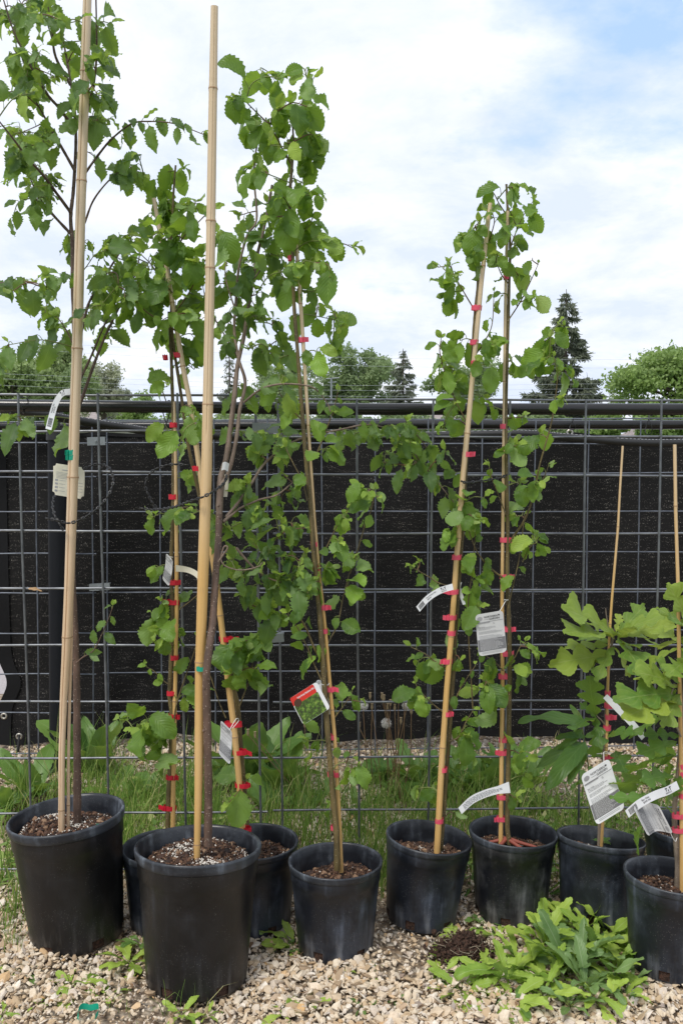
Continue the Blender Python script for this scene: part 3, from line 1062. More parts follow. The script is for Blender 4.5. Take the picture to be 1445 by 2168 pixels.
def pot(name, label, cx_px, Y, D, H, roll, pitch, mat, seed, perlite=0.2, soil_drop=0.038, slots=True, base_ratio=0.80, group=None, cat='potted tree'):
    rs = np.random.RandomState(seed)
    # base centre so that rim centre lands at cx_px
    R = D / 2
    Rm = rotm(roll, pitch)
    topc = Rm @ np.array([0, 0, H])
    d = FW + np.array([(cx_px - 722.5) / FPX, 0, 0])
    rimx = (cx_px - 722.5) / FPX * (Y * math.cos(PITCH) + (CAM_H - H) * math.sin(PITCH))
    loc = np.array([rimx - topc[0], Y, 0.0])
    # rest lowest edge on the ground
    rb = R * base_ratio
    lift = rb * math.sin(math.radians(math.hypot(roll, pitch))) * 0.8
    loc[2] = gh(loc[0], loc[1]) + lift - 0.004
    root = empty(name, loc, label, cat, group)
    seg = 96
    th = np.linspace(0, 2 * np.pi, seg, endpoint=False)
    wob = 1 + 0.006 * np.sin(2 * th + rs.uniform(0, 6)) + 0.003 * np.sin(3 * th + rs.uniform(0, 6))
    wrim = 1 + 0.014 * np.sin(2 * th + rs.uniform(0, 6)) + 0.005 * np.sin(3 * th + rs.uniform(0, 6))
    sh = 0.024 if slots else 0.0
    prof = [(rb * 0.985, 0.0), (rb, 0.004), (rb + (R * 0.965 - rb) * (0.022 / H), 0.024), (rb + (R * 0.965 - rb) * 0.35, H * 0.35), (rb + (R * 0.965 - rb) * 0.62, H * 0.62), (R * 0.935, H * 0.80), (R * 0.958, H * 0.812),
            (R * 0.962, H * 0.90), (R * 0.972, H * 0.925)]
    V = []
    for r, z in prof:
        V.append(np.stack([np.cos(th) * r * wob, np.sin(th) * r * wob, np.full(seg, z)], 1))
    Nn = len(prof)
    Q = []
    slot_c = [rs.uniform(0, 1) + k * 2 * np.pi / 6 for k in range(6)]
    slot_c = [-math.pi / 2 - 0.42 + k * math.pi / 3 + rs.uniform(-.1, .1) for k in range(6)]
    for i in range(Nn - 1):
        for j in range(seg):
            if slots and i == 1:
                if any(abs((th[j] - c + math.pi) % (2 * math.pi) - math.pi) < 0.135 for c in slot_c):
                    continue
            Q.append([i * seg + j, i * seg + (j + 1) % seg, (i + 1) * seg + (j + 1) % seg, (i + 1) * seg + j])
    m_ = MB()
    VV_ = (np.concatenate(V) @ Rm.T) + loc
    m_.add(VV_, quads=Q)
    p_ = m_.build('pot', mat, root)
    # rim: rolled lip and inner wall
    m_ = MB()
    lip = [(R * 0.972, H * 0.925), (R * 0.985, H * 0.93), (R * 0.992, H * 0.955), (R * 1.0, H * 0.985), (R * 0.997, H * 1.0), (R * 0.975, H * 1.006), (R * 0.95, H * 1.0), (R * 0.932, H * 0.985),
           (R * 0.925, H * 0.93), (R * 0.918, H * 0.92), (R * 0.915, H * 0.88), (R * 0.90, H * 0.80), (R * 0.88, H * 0.66)]
    V = []
    for r, z in lip:
        V.append(np.stack([np.cos(th) * r * (wrim if z > H * 0.95 else (wob + wrim) / 2), np.sin(th) * r * (wrim if z > H * .95 else (wob + wrim) / 2), np.full(seg, z)], 1))
    Q = [[i * seg + j, i * seg + (j + 1) % seg, (i + 1) * seg + (j + 1) % seg, (i + 1) * seg + j] for i in range(len(lip) - 1) for j in range(seg)]
    m_.add((np.concatenate(V) @ Rm.T) + loc, quads=Q)
    m_.build('rim', M['pot_rim'], p_)
    # soil: top surface + root ball showing at the drain slots
    m_ = MB()
    zs = H - soil_drop - H * 0.05
    nr = 16
    V = [[0, 0, zs + 0.006]]
    rS = R * 0.88
    for k in range(1, nr + 1):
        r = rS * k / nr
        zz = zs + 0.007 * np.cos(th * 2 + seed) * (r / rS) + 0.004 * rs.uniform(-1, 1, seg) - 0.010 * (r / rS) ** 3 + 0.006
        V += list(np.stack([np.cos(th) * r, np.sin(th) * r, zz], 1))
    V = np.array(V)
    T = [[0, 1 + j, 1 + (j + 1) % seg] for j in range(seg)]
    Q = [[1 + (k - 1) * seg + j, 1 + k * seg + j, 1 + k * seg + (j + 1) % seg, 1 + (k - 1) * seg + (j + 1) % seg] for k in range(1, nr) for j in range(seg)]
    m_.add((V @ Rm.T) + loc, quads=Q, tris=T)
    V = np.concatenate([np.stack([np.cos(th) * r, np.sin(th) * r, np.full(seg, z)], 1) for r, z in ((rb * 0.965, 0.002), (rb * 0.975, 0.03))])
    m_.add((V @ Rm.T) + loc, quads=[[j, (j + 1) % seg, seg + (j + 1) % seg, seg + j] for j in range(seg)])
    # chips and perlite
    n = int(2600 * (D / 0.21) ** 2)
    rr = rS * 0.945 * np.sqrt(rs.uniform(0, 1, n)); aa = rs.uniform(0, 2 * np.pi, n)
    pp = np.stack([rr * np.cos(aa), rr * np.sin(aa), zs + 0.007 * np.cos(aa * 2 + seed) * (rr / rS) - 0.010 * (rr / rS) ** 3 + 0.008 + rs.uniform(-0.002, 0.004, n)], 1) @ Rm.T + loc
    # perlite gathers in patches
    dens = np.clip(0.5 + 0.9 * np.sin(pp[:, 0] * 40 + seed) * np.cos(pp[:, 1] * 35 + seed * 2), 0.05, 1.4)
    isp = rs.uniform(0, 1, n) < perlite * dens
    sz = rs.lognormal(math.log(0.0026), 0.42, n)
    blobs(m_, pp[~isp], sz[~isp], rs, mat=1, flat=(0.25, 1.4))
    blobs(m_, pp[isp], np.clip(sz[isp] * 0.72, 0.0012, 0.0034), rs, mat=2)
    m_.build('soil', [M['soil'], M['chips'], M['perlite']], root, smooth=False)
    c = Rm @ np.array([0, 0, zs]) + loc
    return root, c


R1, s1 = pot('potted_elm', 'young elm in a large black pot leaning left, at the far left of the row', 141, 2.10, 0.263, 0.288, -4.5, 0, M['pot_brown'], 1, 0.55, 0.022)
R2, s2 = pot('potted_alder', 'slender alder in the pot mostly hidden behind the left side of the front pot', 352, 2.17, 0.213, 0.198, 0, 0, M['pot_blue'], 2, 0.15)
R3, s3 = pot('potted_elm', 'young elm with speckled brown trunk in the big pot standing nearest the camera', 417, 1.925, 0.268, 0.285, 0.5, 4, M['pot_brown'], 3, 0.5, 0.018)
R4, s4 = pot('potted_alder', 'alder on a left leaning stake, its pot half hidden behind the front pot, right', 538, 2.15, 0.213, 0.198, 0, 0, M['pot_blue'], 4, 0.06)
R5, s5 = pot('potted_alder', 'tall alder carrying the red picture tag in the dusty black pot in the middle', 710, 2.035, 0.211, 0.198, 0, 1, M['pot_blue'], 5, 0.04)
R6, s6 = pot('potted_alder', 'alder in a black pot leaning right with its stake crossing in front of the trunk', 908, 2.165, 0.210, 0.198, 6, 1, M['pot_blue'], 6, 0.2)
R7, s7 = pot('potted_alder', 'straight alder in a scuffed black pot with reddish roots showing on the soil', 1086, 2.20, 0.212, 0.204, 1.5, 1, M['pot_scuffed'], 7, 0.12)
R8, s8 = pot('potted_oak', 'small oak with lobed leaves and a large white tag in the tilted black pot', 1277, 2.16, 0.211, 0.185, 5, 8, M['pot_blue'], 8, 0.15)
R9, s9 = pot('potted_oak', 'small oak with bright lobed leaves in the pot cut by the right photo edge', 1428, 1.955, 0.211, 0.200, 3, 2, M['pot_blue'], 9, 0.1)
R10, s10 = pot('plant_pot', 'black pot of bare soil half hidden behind the rightmost oak pot', 1452, 2.30, 0.213, 0.200, 0, 0, M['pot_blue'], 10, 0.1, cat='plant pot')


# ------------------------------------------------------------------ stakes
def stake(label, pts, Y, widths, mat, nodes, crack=None, ties=(), tiemat='ribbon_pink', name='bamboo_stake', seed=0, Y1=None):
    """pts pixel list bottom->top, widths px (bottom, top); nodes list of y pixels"""
    rs = np.random.RandomState(seed + 50)
    Y1 = Y if Y1 is None else Y1
    n = len(pts)
    y0, y1 = pts[0][1], pts[-1][1]
    YY = lambda py: Y + (Y1 - Y) * (py - y0) / (y1 - y0)
    P3 = [P(x, y, YY(y)) for x, y in pts]
    P3[0] = P3[0] - np.array([0, 0, 0.02])
    pys = np.array([p[1] for p in pts], float); pxs = np.array([p[0] for p in pts], float)
    # resample along
    S_ = 220
    py = np.linspace(y0, y1, S_)
    ii = np.interp(py[::-1], pys[::-1], np.arange(n)[::-1])[::-1]
    path = np.array([P3[int(f)] + (P3[min(int(f) + 1, n - 1)] - P3[int(f)]) * (f - int(f)) for f in ii])
    # smooth
    for _ in range(3):
        path[1:-1] = (path[:-2] + 2 * path[1:-1] + path[2:]) / 4
    wpx = np.interp(np.linspace(0, 1, S_), np.linspace(0, 1, len(widths)), widths)
    rad = wpx * np.array([YY(a) for a in py]) / FPX / 2
    for ny in nodes:
        dpx = (py - ny)
        rad = rad * (1 + 0.10 * np.exp(-(dpx / 3.2) ** 2) - 0.035 * np.exp(-((dpx + 9) / 4.0) ** 2) + 0.03 * np.exp(-((dpx) / 16.0) ** 2))
    base = path[0]
    root = empty(name, base, label, 'plant stake', 'bamboo stakes')
    m_ = MB()
    sides = 84 if crack is not None else 16

    def shp(th, i):
        f = np.ones(len(th)) * (1 + 0.015 * np.sin(2 * th + i * 0.02))
        if crack is not None:
            c, w, a_, b_ = crack
            t = i / (S_ - 1)
            if a_ <= t <= b_:
                dd = np.abs((th - (c + 0.12 * math.sin(t * 9)) + np.pi) % (2 * np.pi) - np.pi)
                f = f * (1 - w * np.exp(-(dd / 0.085) ** 2))
        return f
    tube(m_, path, rad, sides, shape=shp, ref=np.array([0, -1.0, 0]))
    m_.build('cane', mat, root)
    for ny in nodes:
        i = int(np.argmin(abs(py - ny)))
        m_ = MB()
        ax = unit(path[min(i + 1, S_ - 1)] - path[max(0, i - 1)])
        tube(m_, [path[i] - ax * 0.0012, path[i] + ax * 0.0012], [rad[i] * 1.05, rad[i] * 1.03], 18)
        m_.build('node_ring', M['bamboo_node'], root)
    for tt in ties:
        tx, ty, w, fl = tt[:4]
        fl_len = tt[4] if len(tt) > 4 else 15
        m_ = MB()
        i = int(np.argmin(abs(py - ty)))
        cpt = P(tx, ty, YY(ty) + 0.002)
        sc = YY(ty) / FPX
        rx, ry, hh = w / 2 * sc, max(rad[i] + 0.0014, 0.0075), 5.2 * sc
        if len(tt) > 5: ry = tt[5]
        ax = unit(path[min(i + 1, S_ - 1)] - path[max(0, i - 1)])
        th = np.linspace(0, 2 * np.pi, 29)
        tilt = rs.uniform(-0.06, 0.06)
        ring_ = np.stack([np.cos(th) * rx, np.sin(th) * (ry + 0.0012), np.cos(th) * rx * tilt], 1)
        wr = 0.0006 * np.sin(th * 7 + tx)
        lo = cpt + ring_ - ax * hh; hi = cpt + ring_ + ax * hh + np.stack([wr, wr * 0, wr * 2], 1)
        m_.add(np.concatenate([lo, hi]), quads=[[k, k + 1, 29 + k + 1, 29 + k] for k in range(28)])
        if fl:
            s_ = 1 if fl > 0 else -1
            L = fl_len * sc; k_ = 7
            e = cpt + np.array([s_ * rx * 0.9, -0.002, 0])
            up = rs.uniform(-0.2, 0.25)
            rows_ = []
            for a_ in range(k_):
                t = a_ / (k_ - 1)
                c_ = e + np.array([s_ * L * t, -0.003 - 0.004 * math.sin(t * 4 + tx), L * t * up])
                rows_ += [c_ - ax * hh * (1 - 0.1 * t), c_ + ax * hh * (1.05)]
            m_.add(rows_, quads=[[2 * a_, 2 * a_ + 1, 2 * a_ + 3, 2 * a_ + 2] for a_ in range(k_ - 1)])
            # pinched fold
            m_.add([cpt + [s_ * rx * 0.6, -ry - 0.002, 0] - ax * hh * 1.1, cpt + [s_ * rx * 0.6, -ry - 0.002, 0] + ax * hh * 1.1, e + ax * hh * 0.9 + [s_ * .003, -.003, 0], e - ax * hh * 0.9 + [s_ * .003, -.003, 0]], quads=[[0, 1, 2, 3]])
        m_.build('tie', M[tiemat], root)
    return root


def T(lst, w=24):
    return [(a[0], a[1], a[2] if len(a) > 2 else w, a[3] if len(a) > 3 else 0) + tuple(a[4:]) for a in lst]


stake('thick pale bamboo stake of the leaning left pot, split by a crack, with green tape', [(130, 1778), (131, 1600), (135, 1480), (140, 1390), (147, 1240), (155, 1000), (158, 900), (165, 700), (170, 480), (177, 260), (186, -30)], 2.07,
      [13, 14, 20, 22, 22, 21, 20, 19, 17], M['bamboo_pink'], [1700, 1345, 1012, 738, 662, 385, 150], crack=(-0.25, 0.50, 0.0, 1.0), tiemat='ribbon_green', seed=1,
      ties=T([(155, 958, 24, -1, 4), (155, 969, 24, -1, 3)]))
stake('thin pale bamboo strip standing against the thick left stake', [(144.5, 1776), (145.5, 1600), (148, 1480), (151, 1380), (153, 1280), (154, 1200)], 2.085, [7, 6.5, 6.5, 6, 5], M['bamboo_pink'], [1695, 1347], seed=2, ties=[])
stake('tallest thick golden bamboo stake in the pot nearest the camera, bare top against the sky', [(416, 1822), (421, 1640), (423.5, 1420), (430.5, 1200), (437, 1000), (441, 800), (446, 500), (450, 250), (454, 14)], 1.92,
      [12, 20, 22, 24, 22.5, 20, 19, 17.5, 15], M['bamboo_gold'], [1775, 1404, 860, 566, 468, 186], crack=(0.15, 0.22, 0.5, 1.0), tiemat='ribbon_green', seed=3,
      ties=T([(431, 1412, 31, 0, 5, 0.022)]))
stake('slim yellow bamboo stake in the left rear pot tied to a dark alder stem', [(366, 1758), (367, 1640), (370, 1500), (374, 1300), (374, 1180), (372, 1040), (371, 960), (368, 850)], 2.15, [11, 10, 8.6, 8.6, 8, 7], M['bamboo_gold'], [1485, 1178, 930], seed=4, tiemat='ribbon_red',
      ties=T([(367, 900, 16), (367, 1052, 20, 0), (367, 1233, 24, 1, 6), (367, 1275, 26, -1, 10), (368, 1392, 20, 0), (364, 1467, 22, 0), (364, 1516, 22, 1, 8), (363, 1645, 24, 1, 6), (360, 1710, 28, -1, 12)]))
stake('bamboo stake slanting left out of the rear pot behind the front pot, red tied', [(515, 1762), (505, 1640), (494, 1530), (484, 1450), (472, 1350), (458, 1230), (440, 1120), (418, 960), (404, 860), (388, 780), (368, 660), (352, 560), (340, 500), (326, 420)], 2.13,
      [13, 13.5, 14, 12.5, 11.5, 11, 10.5, 9.5, 8], M['bamboo_gold'], [1560, 1300, 940, 776, 640], seed=5, tiemat='ribbon_red',
      ties=T([(378, 752, 20), (350, 757, 10), (417, 992, 20), (479, 1353, 30, 1, 14), (494, 1533, 38, 0), (507, 1592, 30, 1, 14), (512, 1662, 30, 1, 6), (522, 1755, 20)]))
stake('straight bamboo stake of the middle pot, beside the red picture tag', [(722, 1828), (716, 1700), (708, 1560), (698, 1450), (688, 1330), (676, 1220), (665, 1100), (656, 960), (648, 830), (640, 700), (632, 580), (622, 455)], 2.05,
      [10, 9, 8.5, 8, 7, 7, 7, 8, 8, 7], M['bamboo_gold'], [1630, 1500, 1240, 900, 640], seed=6,
      ties=T([(615, 547, 12, 0), (636, 720, 18, 1, 9), (651, 959, 14), (665, 1152, 16), (668, 1203, 20), (682, 1286, 20, 1, 10), (685, 1336, 17, 0), (695, 1459, 22, 1, 12), (700, 1560, 20), (704, 1639, 22, 1, 4), (709, 1752, 20, 0)]))
stake('pale bamboo stake leaning right, crossing in front of the alder in the right leaning pot', [(923, 1816), (934, 1620), (945, 1460), (955, 1340), (966, 1180), (980, 1000), (992, 880), (1003, 760), (1018, 600), (1037, 430)], 2.16,
      [14, 13.5, 12.5, 12, 12, 11.5, 10.5, 9.5, 8], M['bamboo_gold'], [1812, 1582, 1345, 1138, 918, 727, 560], seed=7,
      ties=T([(1008, 652, 22, 0), (1003, 725, 18, 0), (1002, 769, 12), (988, 962, 20, 1, 8), (966, 1180, 20), (958, 1253, 24, -1, 12), (955, 1307, 22, -1, 9), (955, 1340, 18), (947, 1400, 20, -1, 8), (945, 1511, 18, 1, 6), (937, 1629, 18), (929, 1737, 18, 0)]))
stake('straight bamboo stake of the scuffed pot with twelve pink ties', [(1059, 1786), (1061, 1600), (1063, 1440), (1062, 1250), (1064, 1080), (1066, 900), (1068, 720), (1070, 600), (1074, 447)], 2.20,
      [10, 9.5, 8.5, 7.5, 7, 7, 7, 6.5], M['bamboo_gold'], [1488, 1250, 1030, 810, 560], seed=8,
      ties=T([(1071, 587, 12), (1065, 903, 14), (1068, 1143, 22, 1, 6), (1069, 1221, 24, 1, 8), (1070, 1332, 24, 1, 10), (1069, 1384, 22, 1, 8), (1066, 1432, 24, 0), (1066, 1477, 26, -1, 10), (1067, 1566, 24, 0), (1064, 1593, 22, -1, 8), (1063, 1687, 26, 0), (1061, 1733, 24, -1, 6)]))
stake('thin crooked bamboo stake of the smaller oak with the large white tag', [(1271, 1796), (1277, 1700), (1283, 1580), (1285, 1470), (1288, 1360), (1294, 1270), (1300, 1200), (1307, 1117), (1311, 1040), (1317, 944)], 2.185,
      [6.5, 6.5, 6, 5.6, 5.2, 5, 4.6, 4.4], M['bamboo_gold'], [1582, 1320, 1117], seed=9,
      ties=T([(1285, 1468, 11), (1286, 1494, 16, 1, 8), (1287, 1518, 14, 1, 10), (1284, 1541, 16, 0), (1286, 1605, 18, 1, 6)]))
stake('bamboo stake of the rightmost oak near the photo edge', [(1443, 1892), (1441, 1640), (1437, 1440), (1434, 1240), (1429, 1080), (1427, 941)], 1.97,
      [9.5, 9, 8.5, 8, 7, 7], M['bamboo_gold'], [1648, 1238, 1070], seed=10,
      ties=T([(1442, 1622, 12), (1442, 1638, 12), (1442, 1684, 13), (1436, 1727, 30), (1436, 1757, 30)]))

# ------------------------------------------------------------------ trees


def PP(pts, Y):
    if np.isscalar(Y): Y = [Y] * len(pts)
    elif len(Y) == 2 and len(pts) != 2: Y = np.linspace(Y[0], Y[1], len(pts))
    return [P(x, y, yy_) for (x, y), yy_ in zip(pts, Y)]


# --- tree 1, left elm
t = Tree(R1, 'elm', 0.060, 101, M['elm_bark'], M['elm_bark'], M['elm_leaf'], M['red_twig'])
t.stem(PP([(164, 1765), (164, 1650), (163, 1500), (161, 1380), (155, 1260), (152, 1150), (156, 1000), (160, 850), (158, 700), (155, 600), (154, 520), (150, 460), (156, 400), (161, 300), (158, 230), (146, 150), (135, 90)], [2.11, 2.20]), 0.0095, 0.0022)
Y = 2.17
for b in ([(159, 362), (133, 316), (110, 276), (86, 232), (66, 196)], [(150, 262), (126, 229), (103, 203), (78, 163), (50, 110), (27, 60), (5, -10)], [(150, 450), (120, 409), (90, 369), (60, 336), (30, 296), (-5, 252)],
          [(150, 495), (110, 452), (83, 418), (66, 382)], [(175, 300), (186, 232), (200, 170), (205, 100), (203, -20)], [(150, 180), (118, 120), (110, 60), (100, 0)]):
    t.branch(PP(b, [Y, Y + rnd.uniform(-0.2, 0.15)]), 0.0038, 0.0015, leaves=5)
b5 = t.branch(PP([(170, 385), (184, 362), (213, 322), (239, 292), (279, 262), (316, 257), (370, 262), (432, 285)], [2.15, 2.08]), 0.0032, 0.0010)
t.leaves_on(b5[len(b5) // 3:], 15, 0.058, 0.1, hang=1.5)
b6 = t.branch(PP([(172, 490), (181, 468), (196, 428), (219, 395), (246, 369), (266, 362), (305, 372)], [2.18, 2.12]), 0.0028, 0.001)
t.leaves_on(b6[len(b6) // 2:], 10, 0.045, 0.1, hang=1.2)
t.branch(PP([(168, 860), (206, 753), (233, 690), (266, 623), (290, 570), (300, 500)], [2.2, 2.3]), 0.0040, 0.0012, leaves=6)
t.branch(PP([(167, 810), (196, 748), (216, 700), (240, 650), (262, 610)], [2.2, 2.28]), 0.0032, 0.0012, leaves=4)
t.branch(PP([(168, 720), (178, 680), (189, 640), (213, 600), (246, 547), (275, 505), (300, 484)], [2.19, 2.25]), 0.0040, 0.0012, leaves=9)
t.branch(PP([(157, 735), (148, 712), (135, 690), (123, 673)], 2.12), 0.0022, 0.001, leaves=5)
t.branch(PP([(155, 596), (145, 588), (130, 588), (118, 600)], 2.12), 0.0018, 0.001, leaves=5)
t.branch(PP([(-40, 620), (0, 600), (25, 598), (55, 596)], 2.05), 0.002, 0.001, leaves=6, size=0.075, hang=1.2)
t.branch(PP([(160, 1405), (175, 1392), (199, 1376), (219, 1336), (230, 1310), (239, 1285)], 2.08), 0.0018, 0.0008, leaves=7, size=0.036)
for c in [(30, 60, 40, 60, 17), (90, 30, 50, 45, 15), (60, 140, 60, 50, 20), (150, 70, 35, 60, 12), (215, 50, 35, 50, 13), (222, 120, 28, 40, 11), (180, 150, 30, 40, 8), (30, 200, 40, 40, 15), (100, 195, 50, 40, 14), (208, 205, 38, 45, 14),
          (60, 280, 55, 40, 15), (25, 320, 30, 50, 11), (110, 300, 40, 40, 11), (208, 275, 35, 40, 13), (145, 240, 30, 30, 8), (55, 345, 50, 35, 12), (92, 395, 40, 30, 10), (75, 430, 35, 22, 8), (8, 400, 15, 35, 4), (10, 480, 22, 28, 4),
          (212, 330, 14, 30, 3), (285, 345, 35, 28, 7), (285, 378, 30, 25, 6), (150, 550, 22, 30, 6), (215, 540, 40, 30, 9), (255, 520, 35, 30, 9), (230, 600, 45, 35, 12), (275, 575, 40, 35, 11), (215, 640, 30, 25, 7), (285, 640, 30, 30, 6), (205, 690, 35, 18, 6), (240, 715, 15, 15, 2),
          (100, 665, 22, 20, 5), (135, 700, 20, 15, 4)]:
    t.cluster(*c, Y, dy=0.2)
for c in [(90, 610, 35, 25, 5), (15, 640, 22, 25, 3), (15, 740, 35, 25, 4), (10, 790, 28, 25, 3), (35, 890, 40, 25, 4), (20, 920, 30, 25, 3)]:
    t.cluster(*c, 2.0, dy=0.05, size=0.078, hang=1.1)
t.done()

# --- tree 3, front elm
t = Tree(R3, 'elm', 0.058, 103, M['elm_bark'], M['grey_bark'], M['elm_leaf'], M['red_twig'])
t.dens = 1.25
t.stem(PP([(440, 1790), (441, 1700), (440, 1600), (438, 1500), (437, 1430), (443, 1370), (450, 1320), (454, 1260), (458, 1200), (462, 1150), (464, 1090)], [1.925, 1.92, 1.912, 1.905, 1.900, 1.905, 1.92, 1.935, 1.95, 1.97, 1.99]), 0.0088, 0.0072)
t.stem(PP([(464, 1095), (466, 1038), (468, 1010), (480, 965), (488, 906), (496, 840), (503, 773), (516, 713), (526, 650), (543, 548), (559, 482), (576, 392)], [1.99, 2.12]), 0.0075, 0.0028)
t.stem(PP([(466, 1030), (484, 1000), (500, 930), (507, 870), (519, 810), (505, 760), (496, 700), (500, 632), (506, 565), (523, 499), (543, 465), (538, 382), (540, 333), (548, 286)], [1.99, 2.18]), 0.0045, 0.0018)
Y = 2.12
br_ = t.branch
br_(PP([(516, 852), (549, 826), (586, 814), (632, 814), (666, 823), (692, 853), (699, 872)], [2.02, 2.0]), 0.0026, 0.0012, leaves=5)
br_(PP([(472, 1105), (490, 1090), (510, 1075), (549, 1058), (586, 1048), (619, 1022)], [1.99, 2.08]), 0.0038, 0.0014, leaves=6)
b_ = br_(PP([(478, 1095), (506, 1062), (533, 1022), (566, 975), (632, 930), (722, 909), (775, 899), (815, 905), (870, 912), (905, 950)], [2.0, 2.22]), 0.0036, 0.0012)
t.leaves_on(b_[int(len(b_) * .62):], 16, 0.054, 0.0, hang=1.3)
b_ = br_(PP([(860, 925), (887, 976), (924, 1019), (961, 1065)], 2.2), 0.0018, 0.001, leaves=9)
br_(PP([(462, 1190), (470, 1178), (482, 1160), (474, 1158), (468, 1185), (480, 1200), (510, 1207), (545, 1200), (556, 1190)], 1.93), 0.0022, 0.0009)
br_(PP([(500, 1160), (530, 1195), (560, 1220), (600, 1235), (640, 1250)], [2.0, 2.05]), 0.0028, 0.0012, leaves=6)
br_(PP([(496, 650), (480, 600), (478, 560), (500, 530)], [2.1, 2.2]), 0.002, 0.001, leaves=4)
br_(PP([(530, 600), (560, 560), (590, 520), (600, 480)], [2.1, 2.2]), 0.002, 0.001, leaves=5)
br_(PP([(505, 760), (470, 700), (440, 650), (430, 610)], [2.1, 2.15]), 0.002, 0.001, leaves=4)
for c in [(520, 550, 40, 40, 9), (480, 620, 35, 40, 9), (560, 550, 40, 45, 10), (535, 610, 40, 40, 9), (590, 610, 40, 40, 10), (500, 680, 40, 35, 8), (560, 680, 45, 40, 10), (600, 710, 35, 40, 9), (500, 750, 40, 30, 7), (560, 760, 40, 35, 8),
          (610, 780, 30, 30, 5), (540, 830, 40, 28, 6), (590, 850, 35, 30, 5), (525, 372, 18, 20, 3), (520, 470, 18, 20, 3), (560, 450, 25, 30, 5), (575, 500, 30, 30, 6)]:
    t.cluster(*c, Y, dy=0.12)
for c in [(520, 920, 35, 25, 5), (560, 950, 40, 35, 7), (600, 920, 25, 40, 5), (510, 1050, 35, 25, 6), (600, 1000, 30, 30, 5), (475, 1130, 30, 30, 7), (540, 1110, 40, 35, 9), (610, 1060, 30, 35, 7), (560, 1170, 50, 35, 11), (620, 1130, 40, 35, 9),
          (505, 1210, 40, 30, 9), (570, 1240, 45, 35, 12), (620, 1200, 45, 35, 10), (525, 1280, 30, 25, 5), (565, 1320, 35, 22, 5), (645, 1260, 30, 40, 7)]:
    t.cluster(*c, 2.06, dy=0.09, size=0.060, hang=1.2)
for c in [(735, 925, 22, 30, 4), (790, 940, 40, 40, 9), (850, 930, 45, 35, 12), (885, 985, 35, 35, 8), (830, 980, 30, 25, 5), (940, 975, 22, 22, 4)]:
    t.cluster(*c, 2.2, dy=0.06, size=0.060, hang=1.2)
t.done()

# --- tree 2, left rear alder
t = Tree(R2, 'alder', 0.052, 102, M['alder_bark'], M['alder_bark'], M['alder_leaf'], M['red_twig'])
t.stem(PP([(355, 1765), (356, 1700), (361, 1600), (363, 1510), (359, 1470), (362, 1400), (365, 1300), (362, 1200), (366, 1100), (367, 1000), (367, 900), (364, 800), (362, 735), (358, 660)], [2.15, 2.15]), 0.0056, 0.0036)
t.branch(PP([(366, 1560), (372, 1500), (390, 1440), (408, 1390), (420, 1350)], 2.14), 0.0022, 0.001, leaves=4)
t.branch(PP([(365, 1305), (380, 1290), (400, 1275), (420, 1258)], 2.15), 0.0018, 0.001, leaves=2, size=0.05)
t.branch(PP([(358, 1450), (345, 1440), (325, 1420), (305, 1410)], 2.14), 0.0014, 0.0008, leaves=4, size=0.034)
t.branch(PP([(352, 850), (345, 830), (338, 800), (325, 790)], 2.15), 0.0014, 0.0008, leaves=6, size=0.030)
for c in [(325, 1315, 30, 30, 5), (340, 1355, 35, 28, 5), (390, 1340, 25, 25, 3), (345, 1290, 30, 20, 3)]:
    t.cluster(*c, 2.13, dy=0.05, size=0.060, hang=1.1)
for c in [(270, 1550, 38, 25, 5), (300, 1580, 38, 30, 5), (345, 1560, 30, 25, 5), (320, 1540, 30, 20, 3), (345, 1620, 25, 20, 3)]:
    t.cluster(*c, 2.10, dy=0.05, size=0.070, hang=0.8)
for c in [(320, 1215, 12, 14, 2), (332, 1110, 25, 20, 3), (355, 1130, 22, 20, 2), (350, 925, 30, 30, 3), (350, 830, 20, 20, 2), (385, 1020, 15, 20, 2), (335, 1280, 15, 10, 1), (300, 1550, 20, 20, 2), (400, 1490, 20, 25, 3)]:
    t.cluster(*c, 2.12, dy=0.05, size=0.06)
t.done()

# --- tree 4, leaning alder
t = Tree(R4, 'alder', 0.057, 104, M['alder_bark'], M['alder_bark'], M['alder_leaf'], M['red_twig'])
t.stem(PP([(523, 1765), (516, 1660), (508, 1560), (502, 1490), (488, 1430), (474, 1360), (456, 1240), (436, 1120), (418, 1030), (400, 950), (390, 880), (378, 800), (366, 720), (362, 640), (358, 560), (364, 480), (368, 400), (372, 350)], [2.16, 2.15]), 0.0062, 0.0022)
t.branch(PP([(505, 1500), (520, 1460), (530, 1430), (540, 1370), (550, 1340)], 2.14), 0.0020, 0.001, leaves=4)
t.branch(PP([(478, 1520), (465, 1490), (455, 1460), (445, 1430)], 2.12), 0.0016, 0.001, leaves=1)
t.branch(PP([(365, 620), (340, 590), (320, 560), (300, 540)], [2.12, 2.05]), 0.002, 0.001, leaves=5)
t.branch(PP([(372, 700), (340, 680), (310, 660), (290, 640)], [2.12, 2.05]), 0.002, 0.001, leaves=4)
t.branch(PP([(372, 660), (400, 620), (420, 580), (440, 540)], [2.12, 2.08]), 0.002, 0.001, leaves=5)
t.branch(PP([(366, 540), (390, 500), (420, 470), (450, 440)], [2.12, 2.08]), 0.002, 0.001, leaves=5)
